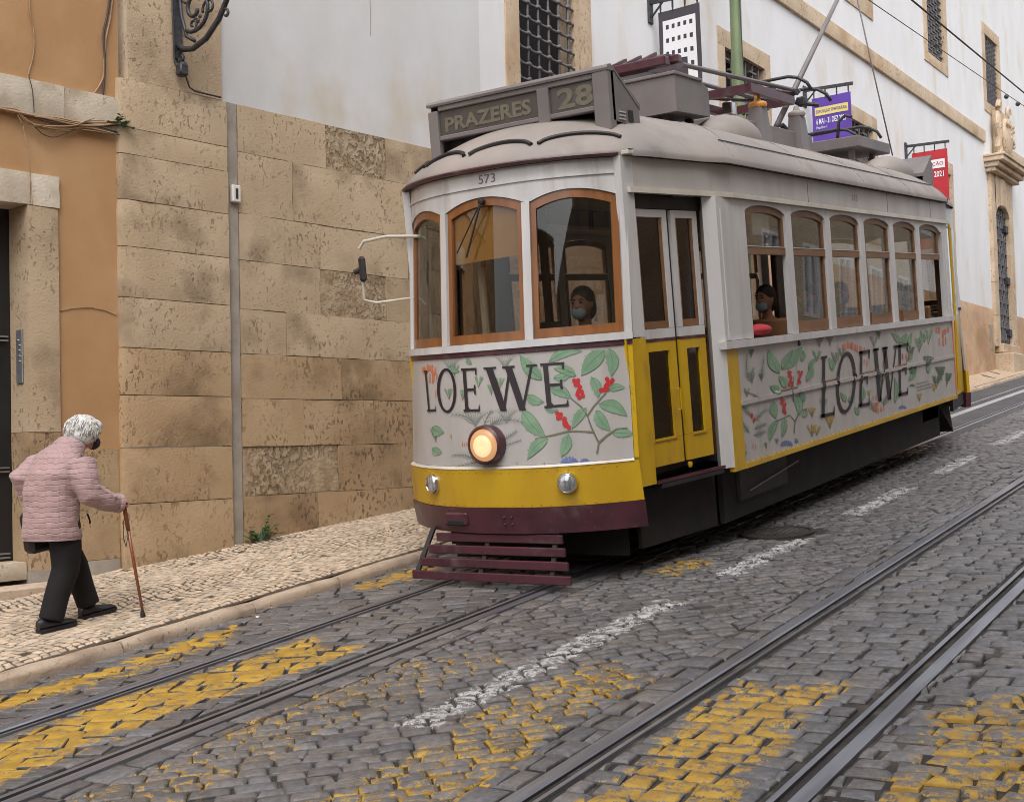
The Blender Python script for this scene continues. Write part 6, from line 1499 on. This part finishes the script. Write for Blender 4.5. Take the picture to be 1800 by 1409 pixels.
# shoes
def shoe(x, y, tilt, lift):
    m = MB(); X = Matrix.Translation((x, y, lift+gl(x))) @ Matrix.Rotation(-TH-tilt, 4, 'Y')
    secs = [(-.125, .026, .07, .030), (-.105, .036, .078, .040), (-.05, .038, .075, .04), (.0, .038, .058, .042), (.06, .044, .045, .044), (.11, .040, .036, .038), (.14, .022, .022, .024)]
    rings_ = []
    for sx_, hw, ht, b_ in secs:
        rg = []
        for k in range(14):
            a = 2*math.pi*k/14; z = .5*ht+.5*ht*math.sin(a); rg.append(X@Vector((sx_, hw*math.cos(a)*(1 if z < ht*.6 else .8), max(.0, z*1.0))))
        rings_.append(rg)
    m.loft(rings_); o = m.build('shoe', MAT['shoe_leather'], wman, smooth=60)
    m = MB(); m.loft([[X@Vector((sx_, sg*(hw+.004), zz)) for sg, zz in ((-1, -.012), (1, -.012), (1, .010), (-1, .010))] for sx_, hw, ht, b_ in secs]); m.build('sole', MAT['rubber'], o, smooth=40)
shoe(-.150, -.055, 0, .015); shoe(.225, .055, .04, .017)
# jacket
j = MB()
j.loft([ring((-.125, .015, .565), (0, 0, 1), .170, .205, 28), ring((-.13, .012, .60), (0, 0, 1), .172, .205, 28), ring((-.135, .008, .72), (.02, 0, 1), .165, .196, 28), ring((-.138, .004, .85), (.08, 0, 1), .162, .190, 28), ring((-.125, 0, .96), (.22, 0, 1), .158, .205, 28), ring((-.085, 0, 1.05), (.45, 0, 1), .135, .195, 28), ring((-.035, 0, 1.11), (.75, 0, 1), .105, .15, 28), ring((.01, 0, 1.145), (.9, 0, 1), .075, .09, 28)])
j.tube([sh_r, (-.03, -.215, .95), el_r, (.09, -.245, .80), (.175, -.232, .782), (.20, -.228, .778)], [.092, .088, .080, .068, .060, .058], 18)
j.tube([sh_l, (-.15, .195, 1.02), el_l, (-.16, .24, .86), (-.10, .25, .78)], [.088, .078, .07, .062, .055], 18)
for k in range(5): j.tube([Vector(el_r)+Vector((.02+.03*k, -.075, .045-.018*k)), Vector(el_r)+Vector((.035+.03*k, -.01, .085-.02*k)), Vector(el_r)+Vector((.05+.03*k, .05, .05-.02*k))], .012, 6)
coat = fused(j, 'quilted_jacket', MAT['pink_quilt'], .0095, 3, wman)
for v in coat.data.vertices:                       # soft folds in the cloth
    p_ = v.co; k_ = noise.noise(Vector((p_.x*7, p_.y*7, p_.z*11)))*.010+noise.noise(Vector((p_.x*18, p_.y*18, p_.z*26+4)))*.005
    v.co = p_+v.normal*k_
q = MB()
col = [(Vector((-.02, 0, 1.115)), .108, .125), (Vector((-.005, 0, 1.15)), .098, .112), (Vector((.02, 0, 1.182)), .088, .094), (Vector((.028, 0, 1.188)), .080, .086)]
q.loft([ring(c, (.55, 0, 1), rx, ry, 24) for c, rx, ry in col], cap=False); q.loft([ring(c-Vector((0, 0, .004)), (.55, 0, 1), rx-.012, ry-.012, 24) for c, rx, ry in col], cap=False)
q.build('collar', MAT['pink_quilt'], wman, smooth=True)
q = MB(); q.lathe([(.060, 0), (.066, .008), (.066, .03), (.058, .036)], (.185, -.230, .781), (.9, .1, -.12), 18); q.build('cuff', MAT['pink_quilt'], wman, smooth=40)
q = MB(); q.tube([(-.02, -.222, .72), (.02, -.19, .67), (.03, -.17, .655)], .006, 5); q.build('pocket_edge', MAT['trousers_black'], wman)
q = MB(); q.loft([ring((-.125, .015, .556), (0, 0, 1), .172, .207, 28), ring((-.125, .015, .580), (0, 0, 1), .176, .211, 28)], cap=False); q.build('hem', MAT['pink_quilt'], wman, smooth=True)
# hair: a soft cap with many locks
hr = MB(); rh = random.Random(3)
hr.ell((.105, 0, 1.268), (.112, .098, .098), 20, 14, Matrix.Rotation(R(24), 3, 'Y')); hr.ell((.055, 0, 1.235), (.075, .085, .085), 16, 12); hr.ell((.175, 0, 1.290), (.058, .078, .050), 14, 10)
for s_ in (-1, 1): hr.ell((.085, s_*.055, 1.225), (.07, .035, .06), 12, 9)
hair = fused(hr, 'hair', MAT['hair_white'], .009, 2, wman)
lk = MB()
for i in range(330):
    u = rh.uniform(-1, 1); a = rh.uniform(0, 6.28); e = Vector((.120*math.cos(a)*math.sqrt(1-u*u), .098*math.sin(a)*math.sqrt(1-u*u), .10*u)); c = Vector((.095, 0, 1.262))+e
    if c.z < 1.19 or (c.x > .16 and c.z < 1.245): continue
    d = Vector((.5, rh.uniform(-.35, .35), -.75)) if c.x > .1 else Vector((-.35+rh.uniform(-.2, .2), rh.uniform(-.3, .3), -.8))
    n_ = e.normalized(); d = (d-n_*d.dot(n_)*.9).normalized(); l = rh.uniform(.03, .06)
    lk.tube([c-d*l*.4+n_*.0, c+n_*.006, c+d*l*.6+n_*.002], [.002, .0042, .0008], 5)
lk.build('hair_locks', MAT['hair_white'], hair, smooth=True)
mk = MB(); mk.ell((.178, 0, 1.178), (.040, .056, .046), 16, 10, Matrix.Rotation(R(20), 3, 'Y')); fm = mk.build('face_mask', MAT['mask_dark'], wman, smooth=True)
mk = MB()
for s_ in (-1, 1): mk.tube([(.17, s_*.055, 1.19), (.14, s_*.072, 1.205), (.112, s_*.078, 1.225)], .003, 5)
mk.build('ear_loop', MAT['mask_dark'], fm)
q = MB(); q.loft([ring((.05, .10, .60), (0, 0, 1), .035, .03, 10), ring((.065, .09, .53), (.1, 0, 1), .045, .03, 10), ring((.06, .085, .45), (0, 0, 1), .02, .02, 10)]); q.build('scarf_end', MAT['magenta'], wman, smooth=True)
# cane and handbag are things of their own
HW = WM @ HC
tipw = Vector((5.525, 6.66, GR*5.525+pave_h(5.53, 6.66)+.004))
cane = empty('walking_cane', Matrix.Translation(tipw), 'brown wooden walking cane held in the right hand of the walker', 'cane')
d = HW-tipw
m = MB(); top = d+Vector((0, 0, .01)); m.tube([Vector((0, 0, .02)), d*.5, d*.78], [.0095, .011, .0115], 10); m.build('shaft', MAT['cane_wood'], cane, smooth=True)
m = MB(); m.tube([d*.775, d*.93, top, top+Vector((-.05, -.005, .014)), top+Vector((-.10, -.005, .004))], [.0145, .0145, .014, .014, .011], 10); m.build('handle', MAT['cane_wood'], cane, smooth=True)
m = MB(); m.lathe([(.017, 0), (.016, .02), (.011, .04)], (0, 0, 0), d.normalized(), 12); m.build('rubber_tip', MAT['rubber'], cane, smooth=40)
m = MB(); lp = d*.90; m.tube([lp, lp+Vector((-.03, -.012, -.03)), lp+Vector((-.035, -.016, -.14)), lp+Vector((-.015, -.015, -.20)), lp+Vector((.006, -.012, -.13)), lp+Vector((.0, -.004, -.02))], .003, 5); m.build('wrist_strap', MAT['cable_dark'], cane, smooth=True)
BG = WM @ Matrix.Translation((-.185, .10, .475)) @ Matrix.Rotation(R(-9), 4, 'Y')
bag = empty('handbag', BG, 'dark handbag hanging behind the hip of the walker, half under the jacket', 'bag')
m = MB(); m.box((-.06, -.05, .0), (.15, .06, .27), .025); m.build('pouch', MAT['bag_black'], bag, smooth=30)
m = MB(); m.tube([(-.0, 0, .26), (.02, .0, .33), (.06, .0, .36), (.10, .0, .33), (.12, 0, .26)], .010, 6); m.build('strap', MAT['bag_black'], bag, smooth=True)
m = MB(); m.box((.0, -.064, .16), (.12, -.058, .175)); m.build('zip', MAT['steel_plate'], bag)

# ------------------------------------------------------------------ driver and passengers
def sitter(loc, face, label, top, hair, mask=None, arms=None, scale=1.0, lean=0.0, skirt=None):
    Mx = TRAM @ Matrix.Translation(loc) @ Matrix.Rotation(face, 4, 'Z') @ Matrix.Scale(scale, 4)   # x = the way they face
    t = empty('person', Mx, label, 'person'); m = MB()
    m.loft([ring((0, 0, 0), (0, 0, 1), .13, .18), ring((0, 0, .12), (0, 0, 1), .13, .175), ring((.01, 0, .30), (0, 0, 1), .125, .185), ring((.0+lean, 0, .45), (.1, 0, 1), .105, .205), ring((.01+lean, 0, .53), (.2, 0, 1), .075, .14), ring((.02+lean, 0, .57), (.2, 0, 1), .052, .06)])
    m.tube([(.015+lean, 0, .54), (.035+lean, 0, .63)], .05, 10); m.ell((.055+lean, 0, .735), (.092, .075, .118), 16, 12); m.ell((.145+lean, 0, .715), (.020, .014, .022), 8, 6); m.ell((.12+lean, 0, .65), (.03, .035, .025), 8, 6)
    for s_ in (-1, 1): m.ell((.05+lean, s_*.076, .73), (.02, .01, .03), 8, 6)
    A = arms or [((.08, -.27, .25), (.30, -.20, .20)), ((.08, .27, .25), (.30, .20, .20))]
    for s_, (e, w_) in zip((-1, 1), A): m.tube([(lean, s_*.19, .47), e, w_], [.05, .042, .028], 10); m.ell(w_, (.045, .032, .028), 8, 6)
    m.tube([(.02, -.1, .03), (.42, -.11, .05), (.46, -.11, -.36)], [.085, .065, .045], 10); m.tube([(.02, .1, .03), (.42, .11, .05), (.46, .11, -.36)], [.085, .065, .045], 10)
    fused(m, 'body', MAT['skin'], .016, 2, t)
    m = MB(); m.loft([ring((0, 0, -.04), (0, 0, 1), .155, .205), ring((0, 0, .12), (0, 0, 1), .15, .20), ring((.01, 0, .30), (0, 0, 1), .145, .21), ring((lean, 0, .45), (.1, 0, 1), .12, .225), ring((.01+lean, 0, .535), (.2, 0, 1), .085, .155), ring((.02+lean, 0, .56), (.2, 0, 1), .06, .07)])
    for s_, (e, w_) in zip((-1, 1), A): e, w_ = Vector(e), Vector(w_); m.tube([(lean, s_*.185, .46), e, e*.25+w_*.75], [.075, .062, .05], 12)
    fused(m, 'top', MAT[top], .016, 3, t)
    m = MB(); m.tube([(.02, -.1, .03), (.42, -.11, .05), (.46, -.11, -.33)], [.10, .08, .06], 12); m.tube([(.02, .1, .03), (.42, .11, .05), (.46, .11, -.33)], [.10, .08, .06], 12); fused(m, 'trousers', MAT['cloth_black'], .02, 2, t)
    m = MB(); m.ell((.035+lean, 0, .775), (.10, .088, .095), 16, 10); m.ell((.0+lean, 0, .71), (.06, .085, .10), 12, 9); fused(m, 'hair', MAT[hair], .014, 2, t)
    m = MB()
    for s_ in (-1, 1): m.ell((.138+lean, s_*.030, .748), (.010, .013, .007), 8, 5); m.box((.132+lean, s_*.030-.018, .766), (.146+lean, s_*.030+.018, .772))
    m.build('eyes', MAT['hair_dark'], t, smooth=40)
    if mask: m = MB(); m.ell((.115+lean, 0, .675), (.045, .056, .05), 12, 8); m.build('face_mask', MAT[mask], t, smooth=True)
    return t
sitter((.92, -.36, 1.20), R(184), 'tram driver in a dark jacket and pale mask behind the right front window', 'cloth_black', 'hair_dark', 'mask_blue', [((-.02+.14, .26, .22), (.36, .14, .30)), ((.1, -.27, .22), (.34, -.16, .26))], 1.05)
sitter((3.35, -.82, 1.19), R(170), 'passenger leaning on the open front side window, sleeve on the red cushion', 'cloth_navy', 'hair_dark', 'mask_blue', [((.05, .30, .28), (.25, .36, .36)), ((.08, -.25, .22), (.30, -.15, .2))])
sitter((4.62, -.74, 1.19), R(180), 'passenger in a pale striped top by the second side window', 'cloth_shirt', 'hair_dark', 'mask_dark')
sitter((5.15, -.42, 1.17), R(185), 'passenger in black sitting further inside behind the second side window', 'cloth_black', 'hair_dark', 'mask_blue')
sitter((5.62, -.72, 1.21), R(182), 'passenger in a light blue jacket behind the third side window', 'cloth_blue', 'hair_dark', 'mask_blue')
sitter((7.50, -.76, 1.19), R(178), 'passenger in a white shirt behind the fifth side window', 'cloth_white', 'hair_dark', None)
sitter((7.93, -.78, 1.15), R(180), 'passenger in dark clothes at the open rearmost side window', 'cloth_black', 'hair_dark', 'mask_dark')
cu = empty('cushion', TRAM @ Matrix.Translation((2.38, -1.10, 1.612)), 'red cushion lying on the sill of the open tram window', 'cushion')
m = MB(); m.ell((0, 0, .055), (.22, .09, .05), 18, 10); m.build('pad', MAT['cloth_red'], cu, smooth=True)
m = MB(); m.tube([(-.2, 0, .055), (0, -.09, .055), (.2, 0, .055)], .005, 5); m.build('seam', MAT['cloth_red'], cu, smooth=True)
